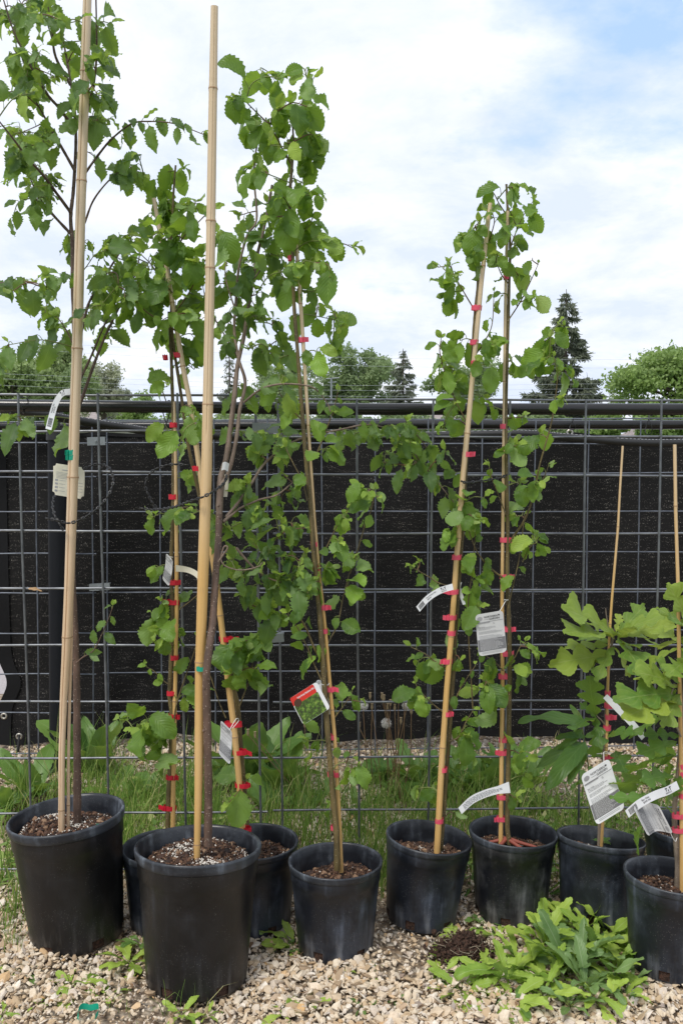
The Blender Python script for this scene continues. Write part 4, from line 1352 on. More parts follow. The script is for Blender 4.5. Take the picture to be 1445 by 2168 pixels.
for c in [(355, 375, 28, 18, 4), (398, 355, 22, 22, 3), (345, 435, 42, 35, 9), (405, 450, 38, 28, 8), (335, 490, 42, 32, 9), (395, 520, 42, 38, 11), (445, 515, 25, 25, 5), (305, 560, 38, 30, 8), (365, 580, 48, 38, 12), (430, 590, 30, 38, 8),
          (320, 640, 45, 38, 12), (400, 660, 40, 42, 12), (340, 700, 35, 28, 7), (435, 710, 25, 38, 6), (385, 750, 28, 30, 5), (405, 800, 22, 25, 3), (290, 590, 30, 25, 5), (270, 650, 20, 20, 3)]:
    t.cluster(*c, 2.13, dy=0.11, size=0.064)
for c in [(415, 865, 25, 30, 4), (410, 905, 32, 28, 4), (385, 960, 28, 25, 3), (400, 1090, 35, 22, 5), (445, 1085, 20, 20, 3)]:
    t.cluster(*c, 2.0, dy=0.05, size=0.062)
for c in [(500, 1370, 35, 25, 5), (535, 1350, 22, 20, 3), (490, 1400, 35, 25, 4), (530, 1400, 22, 25, 3), (500, 1450, 40, 25, 5), (540, 1440, 15, 20, 3), (475, 1700, 22, 16, 2), (520, 1660, 18, 14, 2), (560, 1300, 25, 20, 3)]:
    t.cluster(*c, 2.10, dy=0.04, size=0.074, hang=0.7)
t.done()

# --- tree 5, middle alder
t = Tree(R5, 'alder', 0.056, 105, M['alder_bark'], M['alder_bark'], M['alder_leaf'], M['red_twig'])
t.dens = 1.25
t.stem(PP([(713, 1842), (712, 1770), (706, 1700), (699, 1620), (691, 1520), (685, 1430), (679, 1340), (672, 1250), (663, 1160), (657, 1070), (648, 980), (640, 880), (631, 760), (622, 640), (619, 520), (613, 430), (618, 350), (622, 300)], [2.033, 2.045]), 0.0070, 0.0030)
t.branch(PP([(622, 300), (620, 270), (626, 240), (640, 215), (650, 190)], 2.07), 0.0022, 0.001, leaves=5)
t.branch(PP([(618, 350), (600, 320), (585, 290), (565, 260), (545, 240), (530, 225), (510, 205)], [2.07, 2.02]), 0.0022, 0.001, leaves=9)
t.branch(PP([(690, 1418), (680, 1400), (664, 1370), (650, 1335), (636, 1310), (616, 1270)], [2.05, 2.0]), 0.0030, 0.0014, leaves=6, size=0.052)
t.branch(PP([(680, 1440), (662, 1400), (650, 1370), (630, 1330), (610, 1300)], 2.03), 0.0018, 0.001, leaves=5, size=0.05)
t.branch(PP([(688, 1370), (700, 1350), (715, 1320), (725, 1270), (735, 1230), (745, 1190)], [2.05, 2.1]), 0.0020, 0.001, leaves=5, size=0.05)
t.branch(PP([(740, 1215), (752, 1180), (770, 1120), (785, 1080), (793, 1040)], 2.1), 0.0018, 0.001, leaves=6, size=0.046)
t.branch(PP([(670, 1190), (690, 1160), (715, 1110), (735, 1080)], 2.06), 0.0018, 0.001, leaves=5, size=0.048)
t.branch(PP([(655, 980), (670, 960), (690, 910), (705, 870), (715, 830)], 2.05), 0.0020, 0.001, leaves=6, size=0.048)
t.branch(PP([(700, 1530), (715, 1510), (730, 1490), (745, 1465)], 2.05), 0.0016, 0.0008, leaves=5, size=0.044)
t.branch(PP([(640, 890), (620, 870), (600, 845), (588, 825)], 2.05), 0.0018, 0.001, leaves=3, size=0.07)
t.branch(PP([(650, 1060), (640, 1020), (620, 980), (605, 950)], 2.03), 0.0018, 0.001, leaves=4, size=0.055)
for c in [(505, 218, 25, 25, 5), (572, 190, 38, 30, 8), (640, 172, 32, 22, 6), (590, 235, 42, 28, 9), (652, 215, 14, 30, 3), (550, 290, 38, 30, 8), (655, 285, 26, 32, 6), (600, 330, 42, 35, 11), (650, 345, 35, 38, 9), (560, 370, 35, 32, 7),
          (610, 410, 48, 38, 12), (665, 415, 16, 32, 4), (590, 470, 35, 32, 8), (650, 480, 30, 35, 6), (700, 530, 45, 18, 6), (745, 545, 18, 15, 2), (640, 560, 38, 30, 7), (688, 590, 22, 32, 5), (625, 610, 28, 22, 4), (705, 690, 25, 38, 7), (678, 640, 28, 28, 5), (692, 750, 26, 28, 5)]:
    t.cluster(*c, 2.07, dy=0.12, size=0.066, hang=1.0)
for c in [(690, 955, 22, 30, 3), (745, 1110, 28, 18, 4), (730, 1160, 28, 28, 5), (765, 1055, 22, 20, 4), (805, 1075, 15, 20, 2), (705, 1210, 25, 16, 3), (762, 1195, 20, 18, 3), (755, 1250, 20, 12, 3), (712, 1320, 12, 12, 1),
          (755, 1500, 18, 18, 2), (705, 1570, 10, 16, 1), (655, 1590, 32, 16, 3), (745, 1640, 20, 30, 4), (690, 1715, 14, 16, 2), (735, 1590, 16, 12, 1), (655, 1400, 10, 18, 1)]:
    t.cluster(*c, 2.05, dy=0.04, size=0.056)
t.done()

# --- tree 6
t = Tree(R6, 'alder', 0.053, 106, M['alder_bark'], M['alder_bark'], M['alder_leaf'], M['red_twig'])
t.dens = 1.5
t.stem(PP([(930, 1822), (938, 1720), (947, 1600), (954, 1500), (962, 1370), (970, 1240), (978, 1130), (985, 1000), (990, 900), (998, 800), (1001, 720), (1006, 650), (1011, 600), (1010, 540), (1008, 480)], [2.175, 2.18]), 0.0055, 0.0030)
for b in ([(1003, 655), (985, 625), (965, 590), (950, 560)], [(990, 900), (965, 850), (945, 800), (935, 770)], [(1000, 760), (1020, 730), (1040, 690), (1045, 620)], [(945, 1415), (920, 1400), (900, 1385), (870, 1370)],
          [(948, 1520), (970, 1465), (985, 1440), (1005, 1410)], [(940, 1510), (915, 1490), (895, 1470), (880, 1450)], [(950, 1570), (970, 1560), (985, 1530), (1000, 1505)], [(968, 1245), (930, 1235), (905, 1220), (870, 1200)],
          [(1000, 1500), (990, 1300), (1000, 1200), (1005, 1130)]):
    t.branch(PP(b, 2.17), 0.0018, 0.0009, leaves=4, size=0.045)
for c in [(930, 570, 26, 18, 3), (985, 555, 38, 28, 7), (1000, 500, 28, 28, 6), (1030, 470, 22, 25, 4), (938, 640, 24, 18, 3), (950, 665, 24, 20, 3), (965, 600, 24, 20, 4), (980, 730, 20, 15, 3), (940, 725, 22, 14, 3), (930, 780, 22, 22, 4), (960, 820, 28, 28, 5),
          (1020, 785, 18, 22, 3), (1042, 730, 16, 22, 4), (960, 870, 16, 22, 3), (938, 900, 14, 20, 2), (985, 895, 20, 18, 2), (1015, 860, 20, 15, 3)]:
    t.cluster(*c, 2.17, dy=0.09, size=0.058)
for c in [(975, 1080, 22, 28, 4), (1000, 1105, 25, 25, 5), (948, 1130, 18, 16, 3), (885, 1205, 16, 12, 2), (995, 1205, 18, 16, 3), (1000, 1250, 22, 26, 4), (975, 1325, 16, 24, 2), (1020, 1300, 12, 12, 2), (885, 1400, 20, 18, 2), (960, 1415, 26, 16, 4), (890, 1480, 18, 20, 3),
          (990, 1555, 26, 22, 5), (970, 1600, 16, 20, 3), (880, 1685, 18, 22, 3), (935, 1695, 10, 8, 1), (963, 1735, 8, 12, 1), (965, 1010, 18, 20, 2), (1015, 1060, 16, 16, 2)]:
    t.cluster(*c, 2.17, dy=0.05, size=0.060)
t.done()

# --- tree 7
t = Tree(R7, 'alder', 0.052, 107, M['alder_bark'], M['alder_bark'], M['alder_leaf'], M['red_twig'])
t.dens = 1.5
t.stem(PP([(1078, 1788), (1073, 1750), (1074, 1680), (1076, 1560), (1078, 1430), (1077, 1330), (1073, 1220), (1074, 1120), (1071, 1000), (1070, 900), (1072, 780), (1075, 680), (1077, 600), (1079, 520), (1074, 450), (1071, 390)], [2.195, 2.20]), 0.0062, 0.0026)
t.branch(PP([(1072, 1160), (1090, 1130), (1109, 1102), (1125, 1060), (1134, 1024), (1142, 982), (1165, 900), (1175, 840), (1180, 790)], [2.2, 2.12]), 0.0032, 0.0014)
t.branch(PP([(1075, 1287), (1085, 1240), (1097, 1188), (1105, 1130), (1109, 1090)], 2.18), 0.0018, 0.0009, leaves=4, size=0.040)
t.branch(PP([(1070, 1228), (1040, 1205), (1010, 1170), (990, 1120)], [2.2, 2.15]), 0.0026, 0.001, leaves=4)
for b in ([(1078, 530), (1088, 500), (1105, 460), (1128, 425)], [(1074, 680), (1100, 640), (1120, 600), (1138, 560)], [(1075, 600), (1060, 580), (1045, 540), (1035, 510)], [(1068, 450), (1055, 430), (1045, 410), (1035, 400)],
          [(1074, 1490), (1060, 1465), (1040, 1450), (1020, 1440)], [(1076, 1410), (1090, 1390), (1100, 1370), (1110, 1360)], [(1064, 1420), (1050, 1405), (1030, 1390), (1015, 1380)], [(1130, 1040), (1145, 1020), (1155, 1000), (1160, 985)],
          [(1105, 1190), (1120, 1160), (1135, 1150), (1150, 1160)], [(1070, 1090), (1055, 1050), (1040, 1010), (1035, 990)]):
    t.branch(PP(b, 2.18), 0.0017, 0.0008, leaves=4, size=0.042)
for c in [(1085, 415, 16, 22, 4), (1122, 450, 18, 22, 3), (1040, 455, 18, 14, 3), (1092, 478, 26, 20, 5), (1090, 525, 22, 18, 4), (1132, 560, 8, 20, 1), (1095, 590, 12, 20, 2), (1120, 650, 22, 16, 4), (1045, 560, 18, 22, 4), (1050, 640, 14, 20, 2), (1062, 735, 18, 14, 2),
          (1095, 775, 22, 18, 3), (1085, 815, 8, 16, 1), (1040, 870, 28, 14, 3), (1110, 900, 20, 16, 3), (1060, 970, 20, 18, 2), (1110, 945, 26, 26, 5), (1145, 920, 16, 16, 3), (1085, 1025, 20, 20, 3), (1120, 1045, 18, 18, 3), (1150, 1040, 12, 16, 2), (1090, 1090, 12, 24, 3), (1132, 1145, 20, 16, 3), (1118, 1180, 10, 12, 1)]:
    t.cluster(*c, 2.18, dy=0.07, size=0.053)
for c in [(1155, 760, 34, 28, 6), (1180, 705, 24, 16, 3), (1165, 725, 18, 18, 3), (1200, 715, 8, 18, 2), (1200, 800, 14, 26, 3), (1188, 850, 18, 18, 2), (1140, 790, 18, 14, 2)]:
    t.cluster(*c, 2.12, dy=0.05, size=0.060)
for c in [(1085, 1425, 32, 18, 3), (1115, 1390, 16, 12, 2), (1095, 1600, 22, 16, 3), (1125, 1615, 18, 14, 2), (1085, 1700, 18, 12, 2), (1100, 1655, 12, 18, 2), (1020, 1470, 25, 18, 4), (1040, 1420, 16, 12, 2)]:
    t.cluster(*c, 2.17, dy=0.05, size=0.058)
m_ = MB()
for (dx, dy_, L) in ((0.10, -0.03, 1), (-0.05, -0.05, .6), (0.06, -0.07, .8), (-0.07, 0.01, .5)):
    p0 = P(1072, 1785, 2.20)
    tube(m_, spline([p0 + [0, 0, 0.012], p0 + [dx * .4, dy_ * .4, 0.003], p0 + [dx * 0.7, dy_ * 0.7, -0.002], p0 + [dx, dy_, -0.014]], 5), np.linspace(0.0055, 0.0015, 16), 7)
m_.build('roots', plain('red root', (0.24, 0.055, 0.035), 0.6), t.trunk)
t.done()


# --- oaks
def oakleaf(mb, base, tip, Y, Yt=None, mat=0, kind='oak', rs=RS, wid=1.0, nrm=None, fold=0.2, curl=0.35):
    a_ = P(base[0], base[1], Y); b_ = P(tip[0], tip[1], Y if Yt is None else Yt)
    L = np.linalg.norm(b_ - a_) * 1.06
    if nrm is None:
        nrm = np.array([rs.normal(0, .35), -0.62, 0.85 + rs.normal(0, .3)])
    d = unit(b_ - a_)
    d = unit(d + unit(nrm) * curl * 0.4)
    add_leaf(mb, a_, d, nrm, L, kind, fold=fold * rs.uniform(0.3, 2), curl=curl * rs.uniform(.4, 2), wid=wid * (0.78 if kind == 'oak' else 1), rs=rs, mat=mat, wave=0.045, twist=rs.uniform(-.3, .3))


t = Tree(R8, 'oak', 0.08, 108, M['oak_bark'], M['oak_bark'], M['oak_leaf'], M['red_twig'])
t.stem(PP([(1266, 1800), (1270, 1700), (1275, 1620), (1280, 1540), (1283, 1470), (1290, 1400), (1296, 1350), (1300, 1330)], 2.205), 0.0042, 0.0022)
t.branch(PP([(1280, 1535), (1272, 1525), (1262, 1515), (1255, 1500)], 2.19), 0.0022, 0.001)
t.branch(PP([(1288, 1345), (1285, 1320), (1282, 1300), (1281, 1288)], 2.18), 0.0018, 0.0009)
for (b, e, Yt, w) in [((1302, 1345), (1196, 1288), 2.12, 1.15), ((1300, 1352), (1204, 1332), 2.08, 1.1), ((1296, 1385), (1171, 1404), 2.10, .85), ((1290, 1365), (1200, 1372), 2.16, 1.0), ((1304, 1345), (1392, 1296), 2.12, 1.15), ((1304, 1345), (1360, 1285), 2.26, .9), ((1306, 1352), (1368, 1432), 2.05, 1.1),
                      ((1310, 1345), (1430, 1318), 2.2, 1.0), ((1302, 1360), (1352, 1368), 2.1, .8), ((1298, 1380), (1236, 1410), 2.16, .8), ((1302, 1340), (1312, 1296), 2.25, .7), ((1300, 1350), (1235, 1310), 2.25, .9), ((1300, 1370), (1262, 1425), 2.1, .8), ((1308, 1350), (1345, 1330), 2.08, 1.0), ((1306, 1350), (1385, 1345), 2.28, .9), ((1300, 1372), (1330, 1430), 2.2, .9), ((1290, 1360), (1228, 1352), 2.28, 1.0)]:
    oakleaf(t.fol, b, e, 2.19, Yt, rs=t.rs, wid=w)
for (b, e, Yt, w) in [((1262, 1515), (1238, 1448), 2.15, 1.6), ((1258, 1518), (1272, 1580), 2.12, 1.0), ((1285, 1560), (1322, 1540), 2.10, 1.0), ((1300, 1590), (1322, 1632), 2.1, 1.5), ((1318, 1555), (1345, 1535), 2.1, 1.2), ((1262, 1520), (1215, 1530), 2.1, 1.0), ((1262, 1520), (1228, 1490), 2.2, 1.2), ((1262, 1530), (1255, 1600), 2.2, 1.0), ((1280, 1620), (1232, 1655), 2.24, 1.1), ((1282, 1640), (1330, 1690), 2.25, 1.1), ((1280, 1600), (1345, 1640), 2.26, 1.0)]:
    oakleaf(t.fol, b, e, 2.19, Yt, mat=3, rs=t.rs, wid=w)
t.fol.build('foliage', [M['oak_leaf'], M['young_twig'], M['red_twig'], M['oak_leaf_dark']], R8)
t = Tree(R9, 'oak', 0.08, 109, M['oak_bark'], M['oak_bark'], M['oak_leaf'], M['red_twig'])
t.stem(PP([(1432, 1892), (1434, 1840), (1430, 1780), (1426, 1720), (1434, 1640), (1440, 1560), (1444, 1480), (1448, 1400), (1450, 1330)], 1.985), 0.0075, 0.0025)
t.branch(PP([(1446, 1460), (1460, 1400), (1470, 1340), (1465, 1280)], 2.0), 0.0025, 0.0012)
t.branch(PP([(1440, 1560), (1425, 1520), (1420, 1470), (1430, 1450)], 1.96), 0.0022, 0.0012)
for (b, e, Yt, w) in [((1455, 1320), (1415, 1240), 1.95, 1.3), ((1458, 1330), (1390, 1290), 2.0, 1.1), ((1450, 1360), (1378, 1340), 2.05, 1.1), ((1450, 1370), (1360, 1400), 2.02, .9), ((1430, 1455), (1365, 1410), 1.9, 1.2), ((1440, 1450), (1400, 1395), 1.95, 1.3),
                      ((1430, 1470), (1318, 1472), 1.88, 1.0), ((1435, 1480), (1328, 1508), 1.88, 1.3), ((1450, 1440), (1470, 1380), 1.9, 1.3), ((1455, 1300), (1470, 1230), 1.98, 1.2), ((1440, 1430), (1385, 1440), 2.0, 1.2), ((1445, 1470), (1480, 1440), 1.9, 1.2), ((1440, 1400), (1470, 1330), 2.0, 1.2), ((1450, 1350), (1400, 1375), 2.1, 1.0), ((1430, 1460), (1385, 1500), 2.0, 1.0), ((1435, 1455), (1345, 1440), 2.05, .9), ((1452, 1330), (1420, 1300), 1.9, 1.1), ((1440, 1470), (1405, 1530), 1.9, 1.1), ((1450, 1400), (1420, 1420), 1.88, 1.1)]:
    oakleaf(t.fol, b, e, 1.97, Yt, rs=t.rs, wid=w)
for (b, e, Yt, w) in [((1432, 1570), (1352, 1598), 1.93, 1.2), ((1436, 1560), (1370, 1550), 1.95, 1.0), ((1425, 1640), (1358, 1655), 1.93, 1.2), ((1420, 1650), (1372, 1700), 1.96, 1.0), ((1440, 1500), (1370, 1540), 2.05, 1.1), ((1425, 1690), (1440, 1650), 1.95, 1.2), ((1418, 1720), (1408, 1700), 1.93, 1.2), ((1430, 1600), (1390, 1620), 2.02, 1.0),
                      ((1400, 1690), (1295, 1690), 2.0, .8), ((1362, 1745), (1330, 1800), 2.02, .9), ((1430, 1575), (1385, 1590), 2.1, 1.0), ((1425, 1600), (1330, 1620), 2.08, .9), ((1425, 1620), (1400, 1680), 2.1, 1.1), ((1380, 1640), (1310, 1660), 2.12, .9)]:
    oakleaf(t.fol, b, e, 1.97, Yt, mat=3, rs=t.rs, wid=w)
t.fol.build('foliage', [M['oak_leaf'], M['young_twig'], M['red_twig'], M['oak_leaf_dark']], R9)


# ------------------------------------------------------------------ tags
class Surf:
    """maps u (along), v (across), h (off the face) to a point"""
    def __init__(s, centre, wid, n=24):
        s.c = spline([np.asarray(p, float) for p in centre], 10)
        s.w = np.asarray(wid, float)       # vectors across at each control pt
        s.N = len(s.c)
        k = len(wid)
        tt = np.linspace(0, k - 1, s.N)
        s.wv = np.array([s.w[int(min(f, k - 2))] * (1 - (f - int(min(f, k - 2)))) + s.w[int(min(f, k - 2)) + 1] * (f - int(min(f, k - 2))) for f in tt])
        tan = np.gradient(s.c, axis=0)
        s.nn = np.cross(tan, s.wv); s.nn /= np.linalg.norm(s.nn, axis=1)[:, None]
        if s.nn[:, 1].mean() > 0: s.nn *= -1

    def __call__(s, u, v, h=0.0):
        u = np.clip(np.asarray(u, float), 0, 1) * (s.N - 1)
        i = np.clip(u.astype(int), 0, s.N - 2); f = (u - i)[..., None]
        c = s.c[i] * (1 - f) + s.c[i + 1] * f
        w = s.wv[i] * (1 - f) + s.wv[i + 1] * f
        n = s.nn[i] * (1 - f) + s.nn[i + 1] * f
        return c + w * (np.asarray(v, float) - 0.5)[..., None] + n * h


def sheet(mb, S, u0, u1, v0, v1, h, mat=0, nu=None, corner=0.0, ch=False, thick=0.0):
    nu = nu or max(2, int(24 * (u1 - u0)) + 2)
    us = np.linspace(u0, u1, nu)
    if corner > 0:
        us = np.unique(np.concatenate([us, u0 + corner * (1 - np.cos(np.linspace(0, math.pi / 2, 7))), u1 - corner * (1 - np.cos(np.linspace(0, math.pi / 2, 7)))]))
    rows = []
    # ratio of length and width for round corners
    Lu = np.linalg.norm(np.diff(S.c, axis=0), axis=1).sum(); Lw = np.linalg.norm(S.wv[0])
    for a_ in us:
        ins = 0.0
        if corner > 0:
            d = min(a_ - u0, u1 - a_)
            if d < corner:
                ins = corner * (1 - math.sqrt(max(0, 1 - ((corner - d) / corner) ** 2))) * Lu / Lw
                if ch: ins = corner * Lu / Lw * (math.sqrt(max(0, 1 - (d / corner) ** 2)))
        ins = min(ins, 0.49)
        vs = np.linspace(v0 + ins, v1 - ins, 4)
        rows.append(S(np.full(4, a_), vs, h))
    V = np.concatenate(rows); n = len(us)
    q = [[i * 4 + j, i * 4 + j + 1, (i + 1) * 4 + j + 1, (i + 1) * 4 + j] for i in range(n - 1) for j in range(3)]
    mb.add(V, quads=q, mat=mat)
    return


def textmesh(txt, bold=0.0):
    cu = bpy.data.curves.new('t', 'FONT'); cu.body = txt; cu.size = 1.0; cu.offset = bold; cu.resolution_u = 3
    ob = bpy.data.objects.new('t', cu); SC.collection.objects.link(ob)
    dg = bpy.context.evaluated_depsgraph_get(); dg.update()
    me = bpy.data.meshes.new_from_object(ob.evaluated_get(dg))
    V = np.array([v.co[:] for v in me.vertices]); F = [list(p.vertices) for p in me.polygons]
    bpy.data.objects.remove(ob); bpy.data.meshes.remove(me)
    return V, F


def put_text(mb, S, txt, u0, u1, v0, v1, h=0.0007, mat=1, bold=0.0, flip_u=False, along='u'):
    V, F = textmesh(txt, bold)
    if not len(V): return
    mn, mxx = V.min(0), V.max(0)
    a_ = (V[:, 0] - mn[0]) / (mxx[0] - mn[0]); b_ = (V[:, 1] - mn[1]) / (mxx[1] - mn[1])
    if along == 'u':
        U_ = u0 + (u1 - u0) * a_; V_ = v0 + (v1 - v0) * b_
    else:
        V_ = v0 + (v1 - v0) * a_; U_ = u0 + (u1 - u0) * b_
    pts = S(U_, V_, h)
    tr = []
    for f in F:
        for k in range(1, len(f) - 1): tr.append([f[0], f[k], f[k + 1]])
    mb.add(pts, tris=tr, mat=mat)


def newtag(name, label, S, mats, corner=0.0, ch=False, cat='tag', group=None):
    c = S(np.array([0.5]), np.array([0.5]))[0]
    root = empty(name, c, label, cat, group)
    m_ = MB(); sheet(m_, S, 0, 1, 0, 1, 0.0, corner=corner, ch=ch); sheet(m_, S, 0, 1, 0, 1, -0.0006, corner=corner, ch=ch)
    m_.build('card', mats, root)
    return root


def care_tag(name, label, TL, TR, BL, Y, Yd, seed, bow=0.004, twine=None, paper='paper', title=True):
    """u runs down the tag, v from left to right"""
    TL, TR, BL = [np.array(p, float) for p in (TL, TR, BL)]
    ct = (TL + TR) / 2; cb = BL + (TR - TL) / 2
    C = [P(*(ct), Y), P(*((ct + cb) / 2), Y + Yd / 2) + np.array([0, bow, 0]), P(*cb, Y + Yd)]
    w = P(*TR, Y) - P(*TL, Y)
    S = Surf(C, [w, w, w])
    root = newtag(name, label, S, M[paper], corner=0.09, group='white care tags')
    rs = np.random.RandomState(seed)
    m_ = MB()
    sheet(m_, S, 0.62, 0.90, 0.012, 0.988, 0.0005)
    m_.build('grey_panel', M['ink_mid'], root)
    m_ = MB()
    put_text(m_, S, 'NORTHERN', 0.115, 0.070, 0.30, 0.78, mat=0, bold=0.012, along='v')
    put_text(m_, S, 'GARDEN', 0.175, 0.130, 0.48, 0.85, mat=0, bold=0.012, along='v')
    sheet(m_, S, 0.148, 0.153, 0.30, 0.46, 0.0007)
    sheet(m_, S, 0.070, 0.100, 0.80, 0.86, 0.0007)
    sheet(m_, S, 0.205, 0.212, 0.02, 0.98, 0.0007)
    m_.build('lettering', M['ink'], root)
    m_ = MB()
    # round emblem
    th = np.linspace(0, 2 * math.pi, 20)
    for r_ in (0.085, 0.055, 0.03):
        for k in range(19):
            pass
    uu = 0.115 + 0.048 * np.sin(th); vv = 0.15 + 0.095 * np.cos(th)
    pts = S(np.append(uu, 0.115), np.append(vv, 0.15), 0.0007)
    m_.add(pts, tris=[[k, k + 1, 20] for k in range(19)])
    sheet(m_, S, 0.212, 0.235, 0.03, 0.50, 0.0007)
    put_text(m_, S, 'S', 0.285, 0.245, 0.60, 0.66, mat=0, along='v')
    u = 0.31
    put_text(m_, S, 'Bur Oak' if 'oak' in label else 'Prairie Horizon', u + 0.02, u, 0.08, 0.30, mat=0, bold=0.02, along='v')
    for k in range(13):
        u += 0.0235
        if k in (3, 7): u += 0.004; continue
        x1 = 0.08 + rs.uniform(0.35, 0.82)
        x = 0.08
        while x < x1:
            w_ = rs.uniform(0.02, 0.09)
            sheet(m_, S, u, u + 0.008, x, min(x + w_, 0.94), 0.0007, nu=2)
            x += w_ + 0.014
    for k in range(2):
        sheet(m_, S, 0.925 + k * 0.025, 0.932 + k * 0.025, 0.12, 0.85, 0.0007, nu=2)
    m_.build('small_print', M['ink_grey'], root)
    m_ = MB()
    u = 0.635
    for k in range(12):
        x1 = 0.08 + rs.uniform(0.5, 0.84)
        x = 0.08
        while x < x1:
            w_ = rs.uniform(0.03, 0.1)
            sheet(m_, S, u, u + 0.007, x, min(x + w_, 0.93), 0.0009, nu=2)
            x += w_ + 0.014
        u += 0.0215
    m_.build('small_print', M['paper_shade'], root)
    if twine:
        m_ = MB()
        tube(m_, spline([S(np.array([0.03]), np.array([0.8]), 0.001)[0]] + [P(x, y, yy_) for x, y, yy_ in twine], 6), 0.0009, 5)
        m_.build('string', M['twine'], root)
    return root


def strip_tag(name, label, pts, Y, wpx, wdir, paper='paper', content='price', flip=False, text=None):
    """pts: centre line pixels (free end first); wdir: across direction in pixels per control pt"""
    if np.isscalar(Y): Y = [Y] * len(pts)
    C = [P(x, y, yy_) for (x, y), yy_ in zip(pts, Y)]
    if np.isscalar(wpx): wpx = [wpx] * len(pts)
    W = []
    for (x, y), yy_, wd, wp in zip(pts, Y, wdir, wpx):
        d = np.array(wd, float); d /= np.linalg.norm(d)
        W.append(P(x + d[0] * wp / 2, y + d[1] * wp / 2, yy_) - P(x - d[0] * wp / 2, y - d[1] * wp / 2, yy_))
    S = Surf(C, W)
    root = newtag(name, label, S, M[paper], group='white price strips')
    # text reads from free end to the stem, v=1 is the top of the letters
    if content == 'price':
        rs = np.random.RandomState(3)
        m_ = MB()
        u = 0.05
        while u < 0.20:
            w_ = rs.choice([0.003, 0.005, 0.008]); sheet(m_, S, u, u + w_, 0.15, 0.85, 0.0007, nu=2); u += w_ + rs.choice([0.004, 0.006])
        m_.build('barcode', M['ink'], root)
        m_ = MB()
        put_text(m_, S, text[0], 0.30, 0.30 + 0.012 * len(text[0]) + 0.03, 0.58, 0.80, mat=0, bold=0.01)
        put_text(m_, S, text[1], 0.31, 0.42, 0.22, 0.46, mat=0, bold=0.01)
        put_text(m_, S, 'T', 0.70, 0.745, 0.46, 0.88, mat=0, bold=0.06)
        put_text(m_, S, '&', 0.752, 0.778, 0.44, 0.66, mat=0, bold=0.03)
        put_text(m_, S, 'T', 0.785, 0.83, 0.46, 0.88, mat=0, bold=0.06)
        put_text(m_, S, 'SEEDS', 0.70, 0.83, 0.16, 0.36, mat=0, bold=0.0)
        m_.build('lettering', M['ink'], root)
    elif content == 'lines':
        rs = np.random.RandomState(5)
        m_ = MB()
        for k in range(5):
            u = 0.08
            e = rs.uniform(0.5, 0.85)
            while u < e:
                w_ = rs.uniform(0.02, 0.06); sheet(m_, S, u, u + w_, 0.18 + k * 0.14, 0.225 + k * 0.14, 0.0007, nu=3); u += w_ + 0.012
        m_.build('small_print', M['ink'], root)
    return root


care_tag('care_tag', 'white care tag with grey panel hanging tilted from the smaller oak above its pot', (1228, 1642), (1288, 1605), (1262, 1748), 2.10, -0.02, 1, twine=[(1277, 1600, 2.11), (1278, 1592, 2.12), (1292, 1594, 2.17), (1262, 1596, 2.16)])
care_tag('care_tag', 'white care tag on a white string, hanging upright from the straight alder', (1005, 1302), (1064, 1292), (1013, 1390), 2.13, 0.0, 2, bow=0.002, paper='paper_shade', twine=[(1058, 1292, 2.14), (1064, 1282, 2.16), (1070, 1272, 2.18), (1078, 1270, 2.2), (1066, 1270, 2.17)])
care_tag('care_tag', 'curled care tag on the rightmost oak, bent with its grey end pointing down', (1424, 1765), (1393, 1704), (1370, 1770), 1.92, -0.03, 3, bow=0.02, paper='paper_shade', twine=[(1425, 1778, 1.93), (1432, 1774, 1.96)])
care_tag('care_tag', 'narrow edge-on care tag hanging at the slanting bamboo stake above the rear pot', (467, 1524), (491, 1548), (463, 1596), 2.06, -0.03, 4, bow=0.014, paper='paper_shade', twine=[(500, 1522, 2.09), (505, 1526, 2.11), (492, 1542, 2.08)])
care_tag('care_tag', 'small curled care tag on the slim alder stem in front of the shade cloth', (352, 1170), (366, 1186), (344, 1226), 2.11, -0.02, 5, bow=0.012, paper='paper_shade', twine=[(354, 1178, 2.12), (366, 1180, 2.13)])

strip_tag('price_strip', 'white curved price strip with barcode hanging over the top pipe at the thick left stake', [(103, 909), (110, 880), (119, 852), (132, 833), (149, 829)], [2.04, 2.05, 2.05, 2.05, 2.06], [13, 13, 13, 13, 13], [(-1, -.28), (-1, -.3), (-.9, -.5), (-.45, -1), (0, -1)], text=('Brandon Elm', '$199.00'))
strip_tag('price_strip', 'white price strip with barcode sticking out left from the pale leaning stake', [(884, 1290), (905, 1267), (930, 1251), (958, 1242)], 2.12, [13, 13, 13, 13], [(-.7, -1), (-.6, -1), (-.4, -1), (-.2, -1)], text=('Prairie Horizon Alder', '$89.99'))
strip_tag('price_strip', 'white folded strip standing up behind the pale leaning stake', [(982, 1280), (976, 1262), (970, 1245), (971, 1234)], 2.175, [6, 8, 9, 12], [(-1, 0.2)] * 4, content='none', text=None)
strip_tag('price_strip', 'white price strip with barcode at the rightmost oak, lettering near the stake', [(1326, 1724), (1352, 1702), (1385, 1684), (1412, 1674), (1434, 1662)], [1.90, 1.90, 1.91, 1.92, 1.93], [17, 18, 18, 18, 18], [(-.5, -1), (-.45, -1), (-.35, -1), (-.25, -1), (-.4, -1)], text=('Bur Oak', '$39.99'))
strip_tag('price_strip', 'plain white strip slanting down right from the smaller oak stem', [(1362, 1562), (1335, 1530), (1308, 1502), (1280, 1474)], 2.14, [14, 14, 14, 12], [(1, -1)] * 4, paper='paper', content='none')
strip_tag('price_strip', 'white strip with small print hanging left below the straight alder, above the pot rims', [(973, 1717), (998, 1694), (1025, 1681), (1052, 1673), (1078, 1667)], 2.16, [15, 16, 16, 16, 24], [(-.55, -1), (-.45, -1), (-.3, -1), (-.2, -1), (-.15, -1)], paper='paper', content='lines')
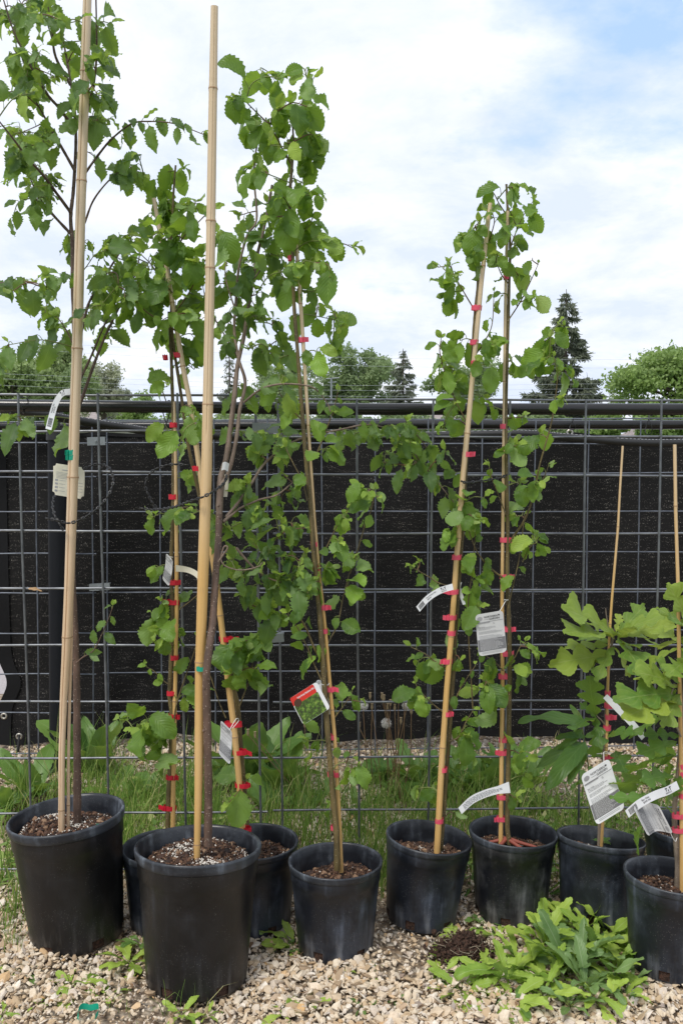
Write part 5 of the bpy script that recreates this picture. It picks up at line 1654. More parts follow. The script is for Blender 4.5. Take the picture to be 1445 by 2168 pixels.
strip_tag('price_strip', 'blank cream strip bending right from the slim alder stem', [(372, 1203), (395, 1206), (412, 1213), (424, 1224)], [2.12, 2.13, 2.12, 2.1], [14, 12, 12, 12], [(0, -1), (.1, -1), (.3, -1), (.5, -1)], paper='paper_cream', content='none')
strip_tag('price_strip', 'white band wrapped round the front elm trunk above the black chain', [(470, 988), (476, 986), (484, 990)], [1.985, 1.972, 1.985], [17, 17, 17], [(.15, -1)] * 3, paper='paper', content='none')
strip_tag('price_strip', 'pale strip hanging behind the front elm trunk below the white band', [(477, 1052), (479, 1030), (480, 1005)], 2.01, [8, 9, 9], [(1, 0)] * 3, paper='paper_cream', content='none')

# cream tag behind the left stake
C = [P(146, 985, 2.13), P(146, 1018, 2.12), P(144, 1052, 2.11)]
w = P(178, 994, 2.12) - P(112, 984, 2.14)
S_ = Surf(C, [w * 1.0, w, w * 1.0])
r_ = newtag('care_tag', 'cream care tag with notched corners half hidden behind the thick left stake', S_, M['paper_cream'], corner=0.10, ch=True)
m_ = MB()
rs = np.random.RandomState(9)
sheet(m_, S_, 0.17, 0.195, 0.30, 0.62, 0.0007)
for k in range(5):
    sheet(m_, S_, 0.27 + k * 0.045, 0.28 + k * 0.045, 0.10, rs.uniform(.5, .9), 0.0007, nu=2)
for k in range(4):
    sheet(m_, S_, 0.50 + k * 0.11, 0.50 + k * 0.11 + 0.06, 0.07, 0.16, 0.0007, nu=2)
    sheet(m_, S_, 0.52 + k * 0.11, 0.53 + k * 0.11, 0.20, 0.40, 0.0007, nu=2)
    sheet(m_, S_, 0.52 + k * 0.09, 0.53 + k * 0.09, 0.45, 0.95, 0.0007, nu=2)
m_.build('small_print', M['ink_grey'], r_)

# red picture tag
TL, TR, BL = np.array((613, 1479.)), np.array((670, 1443.)), np.array((642, 1535.))
ct = (TL + TR) / 2; cb = BL + (TR - TL) / 2
S_ = Surf([P(*ct, 2.02), P(*((ct + cb) / 2), 2.02), P(*cb, 2.02)], [P(*TR, 2.02) - P(*TL, 2.02)] * 3)
r_ = newtag('picture_tag', 'red and white plant tag with a tree picture tied to the middle alder', S_, M['paper'], corner=0.10)
m_ = MB(); sheet(m_, S_, 0.0, 0.30, 0.0, 0.86, 0.0005, corner=0.05); m_.build('red_band', M['ink_red'], r_)
m_ = MB(); sheet(m_, S_, 0.30, 0.99, 0.02, 0.88, 0.0006, corner=0.03); m_.build('picture', M['picture'], r_)
m_ = MB()
th = np.linspace(0, 2 * math.pi, 21)
pts = S_(np.append(0.27 + 0.13 * np.sin(th), 0.27), np.append(0.17 + 0.13 * np.cos(th), 0.17), 0.0009)
m_.add(pts, tris=[[k, k + 1, 21] for k in range(20)]); m_.build('inset_picture', M['chips'], r_)
m_ = MB(); put_text(m_, S_, 'Prairie Horizon Manchurian Alder', 0.155, 0.085, 0.22, 0.84, mat=0, bold=0.02, along='v'); m_.build('lettering', M['paper'], r_)
S2 = Surf([P(672, 1440, 2.035), P(684, 1466, 2.04), P(694, 1500, 2.06), P(699, 1512, 2.07)], [P(682, 1440, 2.035) - P(670, 1446, 2.035)] * 4)
m_ = MB(); sheet(m_, S2, 0, 1, 0, 1, 0, corner=0.08); m_.build('flap', M['paper'], r_)
m_ = MB(); tube(m_, spline([P(678, 1446, 2.02), P(684, 1450, 2.03), P(694, 1450, 2.04), P(697, 1444, 2.05)], 5), 0.0009, 5); m_.build('string', M['twine'], r_)


# ------------------------------------------------------------------ chain ties
def chain(label, pts, Y, r=0.0030):
    C = PP(pts, Y)
    path = spline(C, 14)
    L = np.concatenate([[0], np.cumsum(np.linalg.norm(np.diff(path, axis=0), axis=1))])
    n = int(L[-1] / 0.0115)
    m_ = MB()
    for k in range(n):
        a_, b_ = L[-1] * k / n, L[-1] * (k + 0.86) / n
        p, q_ = [np.array([np.interp(s_, L, path[:, c]) for c in range(3)]) for s_ in (a_, b_)]
        d = unit(q_ - p); sd_ = unit(np.cross(d, [0, -1, 0.2])) * 0.0022 * (1 if k % 2 else 0.25)
        dp = np.array([0, 0.0016, 0]) * (0 if k % 2 else 1)
        tube(m_, [p + d * 0.001, p + sd_ + dp + d * .003, q_ + sd_ + dp - d * .003, q_], r * 0.62, 5)
        tube(m_, [p + d * 0.001, p - sd_ - dp + d * .003, q_ - sd_ - dp - d * .003, q_], r * 0.62, 5)
    tag(m_.build('chain_tie', M['chain']), label, 'chain tie', 'black plastic chain ties')


chain('black plastic chain looped loosely round the thick left stake', [(96, 1097), (125, 1102), (145, 1108), (175, 1098), (205, 1078), (228, 1052), (240, 1020), (233, 993), (215, 983), (190, 987), (165, 1000), (140, 1020), (120, 1042), (112, 1065), (116, 1090), (130, 1115), (136, 1124)], [2.03, 2.03, 2.035, 2.05, 2.08, 2.1, 2.12, 2.14, 2.16, 2.16, 2.15, 2.16, 2.14, 2.1, 2.06, 2.05, 2.05, ][:17])
chain('black plastic chain tying the slim alder stem, looped out to the left', [(362, 1085), (335, 1078), (318, 1055), (308, 1025), (320, 1000), (340, 989), (365, 983), (400, 985)], 2.12)
chain('black plastic chain round the front elm trunk and the tallest stake', [(296, 1076), (330, 1079), (370, 1073), (400, 1062), (430, 1052), (455, 1038), (475, 1022), (480, 1005)], [2.10, 2.08, 2.0, 1.92, 1.885, 1.90, 1.95, 1.98])
chain('black plastic chain between the pale leaning stake and the straight alder', [(975, 1018), (985, 1022), (1005, 1020), (1035, 1016), (1060, 1011), (1075, 1004)], [2.15, 2.13, 2.14, 2.16, 2.18, 2.2])

# ------------------------------------------------------------------ scraps
for (pts, Y_, lab) in (([(206, 1744), (210, 1752), (213, 1764)], 2.08, 'short green ribbon scrap standing in the soil of the leaning left pot'),):
    m_ = MB()
    C = PP(pts, Y_)
    S_ = Surf(C, [np.array([0.009, 0, 0.001])] * 3); sheet(m_, S_, 0, 1, 0, 1, 0)
    tag(m_.build('ribbon_scrap', M['ribbon_green']), lab, 'ribbon scrap')
m_ = MB()
c = G(187, 2142, 0.03)
pts = [c + np.array([0.020 * math.cos(a_), 0.020 * math.sin(a_), 0.004 * math.sin(3 * a_)]) for a_ in np.linspace(-0.6, 3.9, 9)]
S_ = Surf(pts, [np.array([0.002 * math.cos(k), 0.003, 0.011]) for k in range(9)])
sheet(m_, S_, 0, 1, 0, 1, 0)
tag(m_.build('ribbon_scrap', M['ribbon_green']), 'curled green ribbon scrap lying on the gravel in front', 'ribbon scrap')
m_ = MB(); add_leaf(m_, P(60, 1246, 2.34), (1, 0, -0.02), (0.1, -0.6, 1), 0.036, 'dock', curl=0.5)
tag(m_.build('dry_leaf', plain('dry leaf', (0.35, 0.22, 0.11), 0.8)), 'curled dry brown leaf caught on the left fence wire', 'leaf')


# ------------------------------------------------------------------ weeds
def rosette(label, cx, cy, n, L, mat, kind='lance', spread=1.0, up=0.6, seed=0, name='weed', group=None, wid=1.0, z=0.0, curl=0.8):
    rs = np.random.RandomState(seed + 900)
    c = G(cx, cy, z)
    m_ = MB()
    a0 = rs.uniform(0, 6.28)
    for k in range(n):
        a_ = a0 + k * 2.39996 + rs.normal(0, .2)
        e = up * rs.uniform(0.5, 1.3) * (0.4 + 0.9 * k / n)
        d = unit([math.cos(a_) * spread, math.sin(a_) * spread, e])
        nr = unit(np.array([-math.cos(a_) * e, -math.sin(a_) * e, 1.0]) + rs.normal(0, .18, 3))
        ll = L * rs.uniform(0.55, 1.15) * (1 - 0.25 * k / n)
        b = c + np.array([math.cos(a_), math.sin(a_), 0]) * 0.004 + [0, 0, 0.004 * k / n]
        pe = b + d * ll * 0.12
        tube(m_, [b, pe], [0.0016, 0.0012], 5, mat=1, cap=False)
        add_leaf(m_, b + d * ll * 0.05, d, nr, ll, kind, fold=rs.uniform(0.1, 0.6), curl=rs.uniform(0.2, 1.5) * curl, wid=rs.uniform(.85, 1.25) * wid, rs=rs, wave=rs.uniform(.02, .07), twist=rs.uniform(-.6, .6))
    o_ = m_.build(name, [mat, M['young_twig']])
    return tag(o_, label, 'weed', group)


WL, WD = M['weed_leaf'], M['weed_leaf_dark']
k = 0
GW = 'pale green sow thistle weeds in front of the right pots'
for (x, y, n, L, lab) in [
    (1205, 2060, 16, 0.125, 'tallest upright pale green weed in the middle of the big clump before the right pots'),
    (1150, 2010, 13, 0.115, 'pale green weed of the big clump against the scuffed pot'),
    (1265, 2020, 14, 0.120, 'pale green weed of the big clump touching the smaller oak pot'),
    (1300, 2065, 13, 0.105, 'pale green weed of the big clump beside the rightmost oak pot'),
    (1240, 2095, 15, 0.105, 'broad pale green weed at the front of the big clump'),
    (1160, 2080, 13, 0.100, 'low pale green weed on the left front of the big clump'),
    (1225, 1985, 12, 0.110, 'pale green weed of the big clump growing between the scuffed and smaller oak pots'),
    (1320, 2110, 10, 0.075, 'small pale green weed at the foot of the rightmost oak pot'),
    (1205, 2130, 12, 0.070, 'small toothed weed below the big clump near the photo bottom'),
    (1120, 2060, 11, 0.100, 'pale green weed at the left end of the big clump'),
    (1075, 2080, 10, 0.105, 'pale green weed sprawling between the flat rosette and the big clump'),
    (1150, 2110, 11, 0.095, 'pale green weed sprawling in front of the big clump, left'),
    (1230, 2040, 12, 0.125, 'pale green weed standing at the very centre of the big clump'),
    (1175, 2035, 10, 0.120, 'pale green weed just left of the centre of the big clump'),
    (1330, 2030, 9, 0.110, 'pale green weed squeezed against the left wall of the rightmost oak pot'),
    (1250, 1960, 9, 0.115, 'pale green weed rising in front of the smaller oak pot'),
    (1190, 1950, 10, 0.100, 'pale green weed of the big clump reaching up between two pots'),
    (1290, 1990, 11, 0.105, 'pale green weed of the big clump directly below the smaller oak'),
    (1260, 2120, 11, 0.085, 'low pale green weed at the lower right of the big clump'),
    (1095, 2035, 9, 0.085, 'small pale weed between the soil clod and the big clump'),
    (1340, 2080, 9, 0.080, 'pale weed leaning on the rightmost oak pot')]:
    rosette(lab, x, y, n - 2, L * 1.15, WL if k % 4 else M['weed_leaf_grey'], seed=k, up=2.2 if L > .1 else 1.0, group=GW, wid=0.82, curl=1.1); k += 1
for (x, y, n, L, up, mt, lab) in [
    (975, 2100, 11, 0.110, .6, WL, 'flat light green rosette in front of the dark soil clod'),
    (1085, 2120, 8, 0.105, .4, WL, 'spreading light green weed right of the flat rosette'),
    (1030, 1960, 8, 0.062, .8, WD, 'darker weed between the leaning pot and the scuffed pot'),
    (1055, 1985, 7, 0.055, .8, WL, 'small weed just above the soil clod'),
    (1030, 2070, 9, 0.095, .8, WL, 'light green weed right under the soil clod'),
    (1100, 2130, 9, 0.060, .5, WD, 'greyish toothed weed low in front of the big clump'),
    (960, 1985, 8, 0.065, 1.2, WL, 'small upright weed behind the soil clod'),
    (940, 2060, 6, 0.045, .6, WL, 'small weed in front of the left part of the soil clod'),
    (840, 2120, 5, 0.030, .5, WD, 'tiny dark weed alone on the gravel, left of the flat rosette'),
    (440, 2150, 6, 0.035, .6, WL, 'small weed right of the big front pot foot'),
    (60, 2060, 7, 0.045, .6, WD, 'small weed under the left side of the leaning pot'),
    (300, 2000, 8, 0.060, .8, WD, 'dark weed in the gap between the two big pots'),
    (80, 2130, 5, 0.030, .5, WL, 'tiny weed on the gravel at lower left'),
    (680, 2080, 4, 0.030, .6, WL, 'tiny yellow sprout on the gravel below the middle pot'),
    (925, 2030, 6, 0.045, .8, WL, 'small weed sprouting left of the soil clod'),
    (765, 2068, 6, 0.065, .9, WL, 'small two leaved weed at the foot of the middle pot'),
    (800, 2055, 4, 0.040, .6, WL, 'small weed right of the foot of the middle pot'),
    (625, 2005, 9, 0.095, 1.2, WL, 'jagged weed growing between the rear pot and the middle pot'),
    (600, 2005, 6, 0.050, .7, WD, 'small bushy weed in front of the rear pot'),
    (655, 2130, 5, 0.050, .9, WL, 'young thistle sprout on the gravel below the middle pot'),
    (600, 2150, 5, 0.055, .5, WL, 'sprout at the photo bottom right of the big front pot'),
    (275, 2040, 9, 0.095, .6, WL, 'flat weed between the leaning pot and the front pot'),
    (150, 2085, 9, 0.11, .25, WL, 'sprawling light green weed below the leaning left pot'),
    (225, 2110, 6, 0.055, .3, WL, 'low light green weed left of the front pot foot'),
    (385, 2150, 9, 0.050, .6, WL, 'weed at the front foot of the biggest pot'),
    (5, 2150, 6, 0.04, .4, WL, 'small weed at the lower left corner'),
    (20, 2060, 6, 0.05, .4, WL, 'small weed at the left edge beside the leaning pot'),
    (770, 2135, 5, 0.035, .5, WD, 'tiny weed on the gravel under the middle pot'),
    (1275, 1785, 7, 0.022, .9, WD, 'seedling in the soil of the smaller oak pot'),
]:
    z = 0.0
    if 'seedling' in lab: z = 0.155
    rosette(lab, x, y, n, L, mt, seed=k, up=up, wid=1.15, z=z, kind='round' if z else 'lance'); k += 1
for (x, y, n, L, up, kind, lab) in [
    (15, 1720, 9, 0.16, 1.4, 'dock', 'dock weed at the left photo edge behind the leaning pot'),
    (255, 1680, 9, 0.13, 1.4, 'lance', 'jagged weed right of the leaning pot behind the fence'),
    (415, 1690, 8, 0.13, 1.4, 'dock', 'dock weed behind the tallest stake'),
    (560, 1720, 10, 0.14, 1.5, 'dock', 'dock weed above the rear right pot rim'),
    (655, 1720, 9, 0.12, 1.2, 'dock', 'dock weed left of the middle alder stem'),
    (750, 1720, 8, 0.09, 1.2, 'lance', 'small jagged weed right of the middle alder stem'),
    (850, 1700, 9, 0.11, 1.2, 'lance', 'dark weed left of the leaning right pot'),
    (930, 1690, 9, 0.12, 1.2, 'dock', 'broad weed behind the pale leaning stake'),
    (1060, 1650, 10, 0.15, 1.2, 'dock', 'broad weed behind the straight alder, left of its stem'),
    (1160, 1720, 9, 0.11, 1.2, 'lance', 'jagged weed between the straight alder and the smaller oak'),
    (1200, 1850, 8, 0.09, 1.3, 'lance', 'dark weed beside the scuffed pot rim'),
    (200, 1650, 12, 0.27, 3.0, 'dock', 'tall dock weed with long leaves right of the left elm trunk'),
    (75, 1690, 9, 0.20, 1.9, 'dock', 'dock weed behind the rim of the leaning left pot'),
    (525, 1670, 13, 0.29, 3.0, 'dock', 'tall dock weed with lance leaves behind the two rear stakes'),
    (600, 1680, 11, 0.24, 2.4, 'dock', 'dock weed behind the middle alder'),
    (800, 1660, 14, 0.12, 1.5, 'lance', 'dark leafy base of weeds under the dandelion clocks'),
    (885, 1665, 13, 0.17, 2.0, 'lance', 'leafy weed behind the leaning right pot'),
    (470, 1650, 9, 0.16, 1.2, 'dock', 'dock weed behind the front elm trunk'),
    (1010, 1690, 13, 0.24, 1.9, 'dock', 'broad dark weed behind the fence between the two right alders'),
    (1110, 1680, 12, 0.22, 1.8, 'dock', 'broad leafy weed behind the straight alder'),
    (960, 1650, 10, 0.15, 1.3, 'lance', 'jagged weed beside the pale leaning stake'),
    (310, 1700, 9, 0.13, 1.4, 'dock', 'weed behind the slim alder pot'),
    (1325, 1700, 9, 0.12, 1.2, 'lance', 'jagged weed behind the two oak pots'),
    (690, 1690, 8, 0.10, 1.0, 'lance', 'low weed behind the middle pot left of its trunk'),
    (1150, 1900, 10, 0.11, 1.2, 'lance', 'dark weed growing between the scuffed pot and the smaller oak pot'),
    (985, 1880, 8, 0.09, 1.0, 'lance', 'dark weed between the two right alder pots')]:
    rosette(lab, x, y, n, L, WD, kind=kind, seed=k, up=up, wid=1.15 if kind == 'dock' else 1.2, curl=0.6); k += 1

# upright sprout with broad lower leaves beside the smaller oak
c = G(1248, 1730)
root = empty('broadleaf_sapling', c, 'leafy sapling with long smooth green leaves left of the smaller oak', 'sapling')
m_ = MB()
st_ = spline(PP([(1248, 1712), (1246, 1640), (1238, 1580), (1230, 1535), (1222, 1505)], 2.33), 6)
tube(m_, st_, np.linspace(0.0024, 0.0012, len(st_)), 7); m_.build('stem', M['young_twig'], root)
m_ = MB()
for (b, e, Yt) in [((1232, 1535), (1118, 1500), 2.25), ((1238, 1560), (1180, 1555), 2.3), ((1238, 1570), (1160, 1660), 2.2), ((1240, 1575), (1130, 1610), 2.3), ((1236, 1560), (1290, 1548), 2.3), ((1232, 1530), (1205, 1490), 2.35), ((1240, 1580), (1205, 1640), 2.22), ((1240, 1590), (1275, 1600), 2.28), ((1232, 1545), (1180, 1590), 2.3), ((1246, 1640), (1220, 1660), 2.3)]:
    oakleaf(m_, b, e, 2.32, Yt, kind='round', wid=0.42, curl=0.5, rs=np.random.RandomState(int(e[0])))
m_.build('foliage', [M['oak_leaf_dark']], root)


# dandelions
def dandelion(label, stems, Y, base, seed):
    rs = np.random.RandomState(seed)
    c = G(*base)
    root = empty('dandelion', c, label, 'dandelion')
    for (x, y, kind) in stems:
        top = P(x, y, Y + rs.uniform(-.06, .06))
        m_ = MB()
        b = c + np.array([rs.uniform(-.03, .03), rs.uniform(-.03, .03), 0])
        mid = (b + top) / 2 + [rs.uniform(-.012, .012), 0, 0]
        tube(m_, spline([b, mid, top], 8), np.linspace(0.0017, 0.0012, 17), 6)
        sm = m_.build('stem', M['dand_stem'], root)
        m_ = MB()
        if kind == 'clock':
            R_ = 0.0155
            n = 420
            v = rs.normal(size=(n, 3)); v /= np.linalg.norm(v, axis=1)[:, None]
            for q_ in v:
                p1 = top + q_ * R_ * rs.uniform(.85, 1.05)
                s1 = unit(np.cross(q_, rs.normal(size=3))) * 0.00028
                m_.add([top + q_ * .003 - s1, top + q_ * .003 + s1, p1], tris=[[0, 1, 2]])
                for _ in range(3):
                    s2 = unit(np.cross(q_, rs.normal(size=3)))
                    e_ = p1 + s2 * 0.0032 + q_ * 0.0012
                    w_ = np.cross(s2, q_) * 0.0004
                    m_.add([p1 - w_, p1 + w_, e_], tris=[[0, 1, 2]])
            m_.build('seed_head', M['clock'], sm, smooth=False)
            m_ = MB(); blobs(m_, np.array([top]), np.array([0.0028]), rs); m_.build('core', M['chips'], sm)
        else:
            tube(m_, [top - [0, 0, 0.003], top + [0, 0, 0.004], top + [0, 0, 0.012], top + [0, 0, 0.016]], [0.0022, 0.0042, 0.0030, 0.0046], 8)
            m_.build('closed_head', M['bud'], sm)


M['dand_stem'] = plain('dandelion stem', (0.36, 0.22, 0.13), 0.5)
M['bud'] = plain('dandelion bud', (0.32, 0.24, 0.14), 0.7)
a = NT('seed fluff'); a.set('Base Color', (0.78, 0.75, 0.70)); a.set('Roughness', 0.9)
M['clock'] = a.m
dandelion('dandelion with several round seed heads behind the fence, in front of the shade cloth', [(843, 1476, 'clock'), (861, 1493, 'clock'), (817, 1531, 'clock'), (808, 1478, 'bud'), (820, 1500, 'bud'), (835, 1502, 'bud'), (826, 1492, 'bud'), (856, 1480, 'bud'), (848, 1530, 'bud'), (870, 1510, 'bud'), (812, 1482, 'bud')], 2.75, (838, 1690), 1)
dandelion('dandelion with one seed head left of the larger dandelion', [(768, 1493, 'clock'), (783, 1477, 'bud'), (787, 1500, 'bud'), (760, 1540, 'bud')], 2.72, (800, 1690), 2)
dandelion('two lone brown dandelion stalks left of the middle alder trunk', [(645, 1538, 'bud'), (540, 1560, 'bud'), (525, 1555, 'bud')], 2.72, (640, 1680), 3)


# grass
def grass_patch(mb, cx, cy, rx, ry, n, hmin, hmax, rs, w=0.0030, lean=0.6):
    n = int(n * 1.2) if n > 100 else n
    cc_ = []
    for _ in range(max(1, n // 14)):
        a_ = rs.uniform(0, 6.28); r = math.sqrt(rs.uniform())
        cc_.append((cx + rx * r * math.cos(a_), cy + ry * r * math.sin(a_), rs.uniform(.5, 1.25)))
    for _ in range(n):
        c0_ = cc_[rs.randint(len(cc_))]
        sg = 0.020 if n > 100 else rx * .5
        x, y = c0_[0] + rs.normal(0, sg), c0_[1] + rs.normal(0, sg)
        if any((x - a_.location[0]) ** 2 + (y - a_.location[1]) ** 2 < 0.013 for a_ in (R2, R4, R5, R6, R7, R8, R9, R10)) or any((x - a_.location[0]) ** 2 + (y - a_.location[1]) ** 2 < 0.0155 for a_ in (R1, R3)):
            continue
        h = (hmin + (hmax - hmin) * rs.uniform() ** 1.5 * 1.8) * c0_[2]
        dr = rs.uniform(0, 6.28); ln = rs.uniform(0.05, lean)
        dx, dy_ = math.cos(dr) * ln * h, math.sin(dr) * ln * h
        z0 = gh(x, y) - 0.003
        ps = []
        sx, sy = -math.sin(dr + 1.2), math.cos(dr + 1.2)
        for t, ww in ((0, 1), (0.4, 0.9), (0.75, 0.6)):
            k_ = t ** 2
            c_ = np.array([x + dx * k_, y + dy_ * k_, z0 + h * (t - 0.15 * ln * t * t)])
            ps += [c_ - np.array([sx, sy, 0]) * w * ww * .5, c_ + np.array([sx, sy, 0]) * w * ww * .5]
        ps.append(np.array([x + dx, y + dy_, z0 + h * (1 - 0.35 * ln)]))
        mb.add(ps, quads=[[0, 1, 3, 2], [2, 3, 5, 4]], tris=[[4, 5, 6]])


m_ = MB()
rs = np.random.RandomState(77)
for (cx_, cy_, rx, ry, n, h0, h1) in [(-0.80, 2.75, 0.25, 0.45, 900, .05, .17), (-0.50, 2.75, 0.30, 0.4, 750, .05, .18), (-0.85, 2.3, .2, .2, 300, .04, .13), (-0.28, 2.75, .22, .35, 560, .05, .17), (-0.10, 2.55, .22, .28, 450, .05, .18), (0.14, 2.6, .2, .3, 450, .04, .14),
                                      (0.30, 2.8, .25, .35, 600, .04, .15), (0.48, 2.7, .3, .35, 650, .04, .14), (0.62, 2.65, .25, .35, 550, .04, .13), (0.85, 2.6, .25, .3, 500, .04, .16), (0.34, 2.35, .15, .1, 200, .03, .08), (-.98, 2.15, .08, .15, 150, .03, .10),
                                      (0.65, 2.3, .06, .1, 160, .04, .15), (0.1, 2.35, .1, .08, 150, .04, .12), (0, 3.2, 1.2, .3, 350, .02, .08), (-0.45, 2.42, .2, .1, 260, .06, .16)]:
    grass_patch(m_, cx_, cy_, rx, ry, n, h0, h1, rs)
tag(m_.build('grass', M['grass']), 'loose green grass growing through the gravel behind the pots', 'grass', kind='stuff')
m_ = MB()
# low leafy ground cover between the grass
n = 5200
yy = rs.uniform(2.28, 3.15, n); xx = rs.uniform(-1, 1, n) * (0.40 * yy + .1)
den_ = np.sin(xx * 5 + 1) * np.cos(yy * 6) + np.sin(xx * 11 + yy * 7) * .6
kp = (den_ > 0.05) & ~((abs(xx - 0.02) < .12) & (yy > 2.5))
for x, y in zip(xx[kp], yy[kp]):
    a_ = rs.uniform(0, 6.28); L = rs.uniform(.010, .040)
    if any((x - q_.location[0]) ** 2 + (y - q_.location[1]) ** 2 < 0.0155 for q_ in (R1, R2, R4, R6, R7, R8, R10)): continue
    z = gh(x, y) + rs.uniform(0.004, 0.07)
    d = np.array([math.cos(a_), math.sin(a_), rs.uniform(-.1, .7)]); s_ = np.array([-math.sin(a_), math.cos(a_), rs.uniform(-.3, .3)]) * L * 0.28
    b = np.array([x, y, z])
    m_.add([b, b + d * L * .5 + s_, b + d * L, b + d * L * .5 - s_], quads=[[0, 1, 2, 3]])
tag(m_.build('ground_cover', M['grass']), 'low green leafy ground cover between fence and pots', 'ground cover', kind='stuff')
for (x, y, n, h0, h1, lab) in [(405, 2125, 60, .02, .085, 'grass tuft at the foot of the biggest front pot'), (35, 2000, 70, .02, .07, 'grass tuft at the left foot of the leaning pot'), (230, 1990, 22, .02, .09, 'thin grass tuft right of the leaning pot foot'),
                               (500, 2100, 14, .01, .05, 'sparse dry grass tuft right of the biggest pot foot'), (640, 1985, 26, .02, .09, 'grass tuft between the rear pot and the middle pot'), (235, 2150, 14, .01, .05, 'sparse tuft beside the green ribbon scrap')]:
    m_ = MB(); c = G(x, y)
    grass_patch(m_, c[0], c[1], 0.035, 0.03, n, h0, h1, rs, w=0.0017, lean=0.9)
    tag(m_.build('grass_tuft', M['grass']), lab, 'grass tuft')

# dry litter on the gravel
m_ = MB()
for _ in range(170):
    y = rs.uniform(1.55, 2.4); x = rs.uniform(-1, 1) * (0.38 * y + .05)
    a_ = rs.uniform(0, 3.14); L = rs.uniform(.006, .04)
    b = np.array([x, y, gh(x, y) + 0.013]); e = b + [math.cos(a_) * L, math.sin(a_) * L, rs.uniform(-.002, .004)]
    tube(m_, spline([b, (b + e) / 2 + rs.normal(0, .002, 3), e], 3), rs.uniform(.0004, .0011), 4)
for _ in range(110):
    y = rs.uniform(1.55, 2.4); x = rs.uniform(-1, 1) * (0.38 * y + .05)
    add_leaf(m_, np.array([x, y, gh(x, y) + 0.012]), rs.normal(0, 1, 3) * [1, 1, .15], (0, 0, 1), rs.uniform(.006, .016), 'round', curl=1.4, rs=rs)
tag(m_.build('dry_litter', plain('dry litter', (0.20, 0.12, 0.065), 0.9)), 'scattered dry stalks and brown leaf bits lying on the gravel', 'litter', kind='stuff')

# soil clod
m_ = MB()
rs = np.random.RandomState(5)
c = G(985, 2020)
n = 1500
p = rs.normal(size=(n, 3)) * [0.022, 0.016, 0.010]; p[:, 2] = abs(p[:, 2]) + 0.006 + 0.028 * np.exp(-(p[:, 0] ** 2 + p[:, 1] ** 2) / .0010)* rs.uniform(.2, 1, n)
blobs(m_, c + p, rs.lognormal(math.log(.0034), .4, n), rs, mat=0, flat=(.4, 1.2))
n = 700
p = rs.normal(size=(n, 3)) * [0.04, 0.03, 0.01]; p[:, 2] = abs(p[:, 2]) + 0.02
blobs(m_, c + p * [.6, .6, .8] + [-.035, -.015, -.01], rs.lognormal(math.log(.0030), .4, n), rs, mat=0, flat=(.4, 1.2))
for _ in range(90):
    b = c + [rs.normal(0, .04), rs.normal(0, .03), rs.uniform(.005, .035)]
    e = b + rs.normal(0, .018, 3) * [1, 1, .4]
    tube(m_, spline([b, (b + e) / 2 + rs.normal(0, .005, 3), e], 3), 0.0005, 4, mat=1, cap=False)
tag(m_.build('soil_clod', [M['soil'], plain('dead roots', (0.32, 0.27, 0.19), 0.9)], smooth=False), 'dark clod of soil with pale dead roots lying before the scuffed pot', 'soil clod')

# ------------------------------------------------------------------ background


def crown_tree(label, x0, x1, ytop, ybase, D, mat, seed, n=5000, name='deciduous_tree', group='trees beyond the fence', leaf=0.105, lobes=34, open_=0.0, flat=1.0):
    rs = np.random.RandomState(seed)
    cx_ = (x0 + x1) / 2
    b = P(cx_, 975, D); b[2] = 0
    top = P(cx_, ytop, D)[2]
    W_ = pxsize(x1 - x0, D) / 2
    low = min(max(0.6, P(cx_, ybase, D)[2]), top * 0.5)
    root = empty(name, b, label, 'tree', group)
    m_ = MB()
    fork = low + (top - low) * 0.25
    tr_ = W_ * 0.07 + 0.05
    tube(m_, [b + [0, 0, -.1], b + [0, 0, fork * .6], b + [rs.normal(0, .1), 0, fork]], [tr_ * 1.4, tr_, tr_ * .8], 10)
    cz, hz = (top + low) / 2, (top - low) / 2
    C_ = []
    for k_ in range(lobes):
        for _ in range(30):
            q_ = rs.uniform(-1, 1, 3)
            if np.linalg.norm(q_) < 1: break
        q_ = q_ / (np.linalg.norm(q_) + .01) * rs.uniform(.25, .88)
        C_.append((b + np.array([q_[0] * W_, q_[1] * W_, cz + q_[2] * hz]), rs.uniform(.13, .30)))
        tube(m_, spline([b + [0, 0, fork * .9], b + np.array([q_[0] * W_ * .4, q_[1] * W_ * .4, fork + (cz + q_[2] * hz - fork) * .6]), C_[-1][0]], 4), np.linspace(tr_ * .45, .02, 9), 5)
    m_.build('trunk', M['far_bark'], root)
    m_ = MB()
    n = int(n * 2.2)
    each = n // lobes
    Vs = []
    for c_, r_ in C_:
        q_ = rs.normal(size=(each, 3)); q_ /= np.linalg.norm(q_, axis=1)[:, None]
        q_ = q_ * rs.uniform(0.25, 1.0, (each, 1)) ** 0.5 * (1 + 0.25 * np.sin(q_[:, :1] * 9 + q_[:, 2:3] * 7))
        p = c_ + q_ * [r_ * W_ * 1.15, r_ * W_ * 1.15, r_ * hz * 1.1]
        p += rs.normal(0, .12 * r_ * W_, (each, 3))
        u_ = rs.normal(size=(each, 3)); u_ /= np.linalg.norm(u_, axis=1)[:, None]
        w_ = np.cross(u_, rs.normal(size=(each, 3))); w_ /= np.linalg.norm(w_, axis=1)[:, None]
        s_ = leaf * rs.uniform(.5, 1.2, (each, 1))
        Vs.append(np.stack([p - u_ * s_, p + w_ * s_ * .6, p + u_ * s_, p - w_ * s_ * .6], 1).reshape(-1, 3))
    V = np.concatenate(Vs)
    m_.add(V, quads=np.arange(len(V)).reshape(-1, 4))
    m_.build('crown', mat, root)


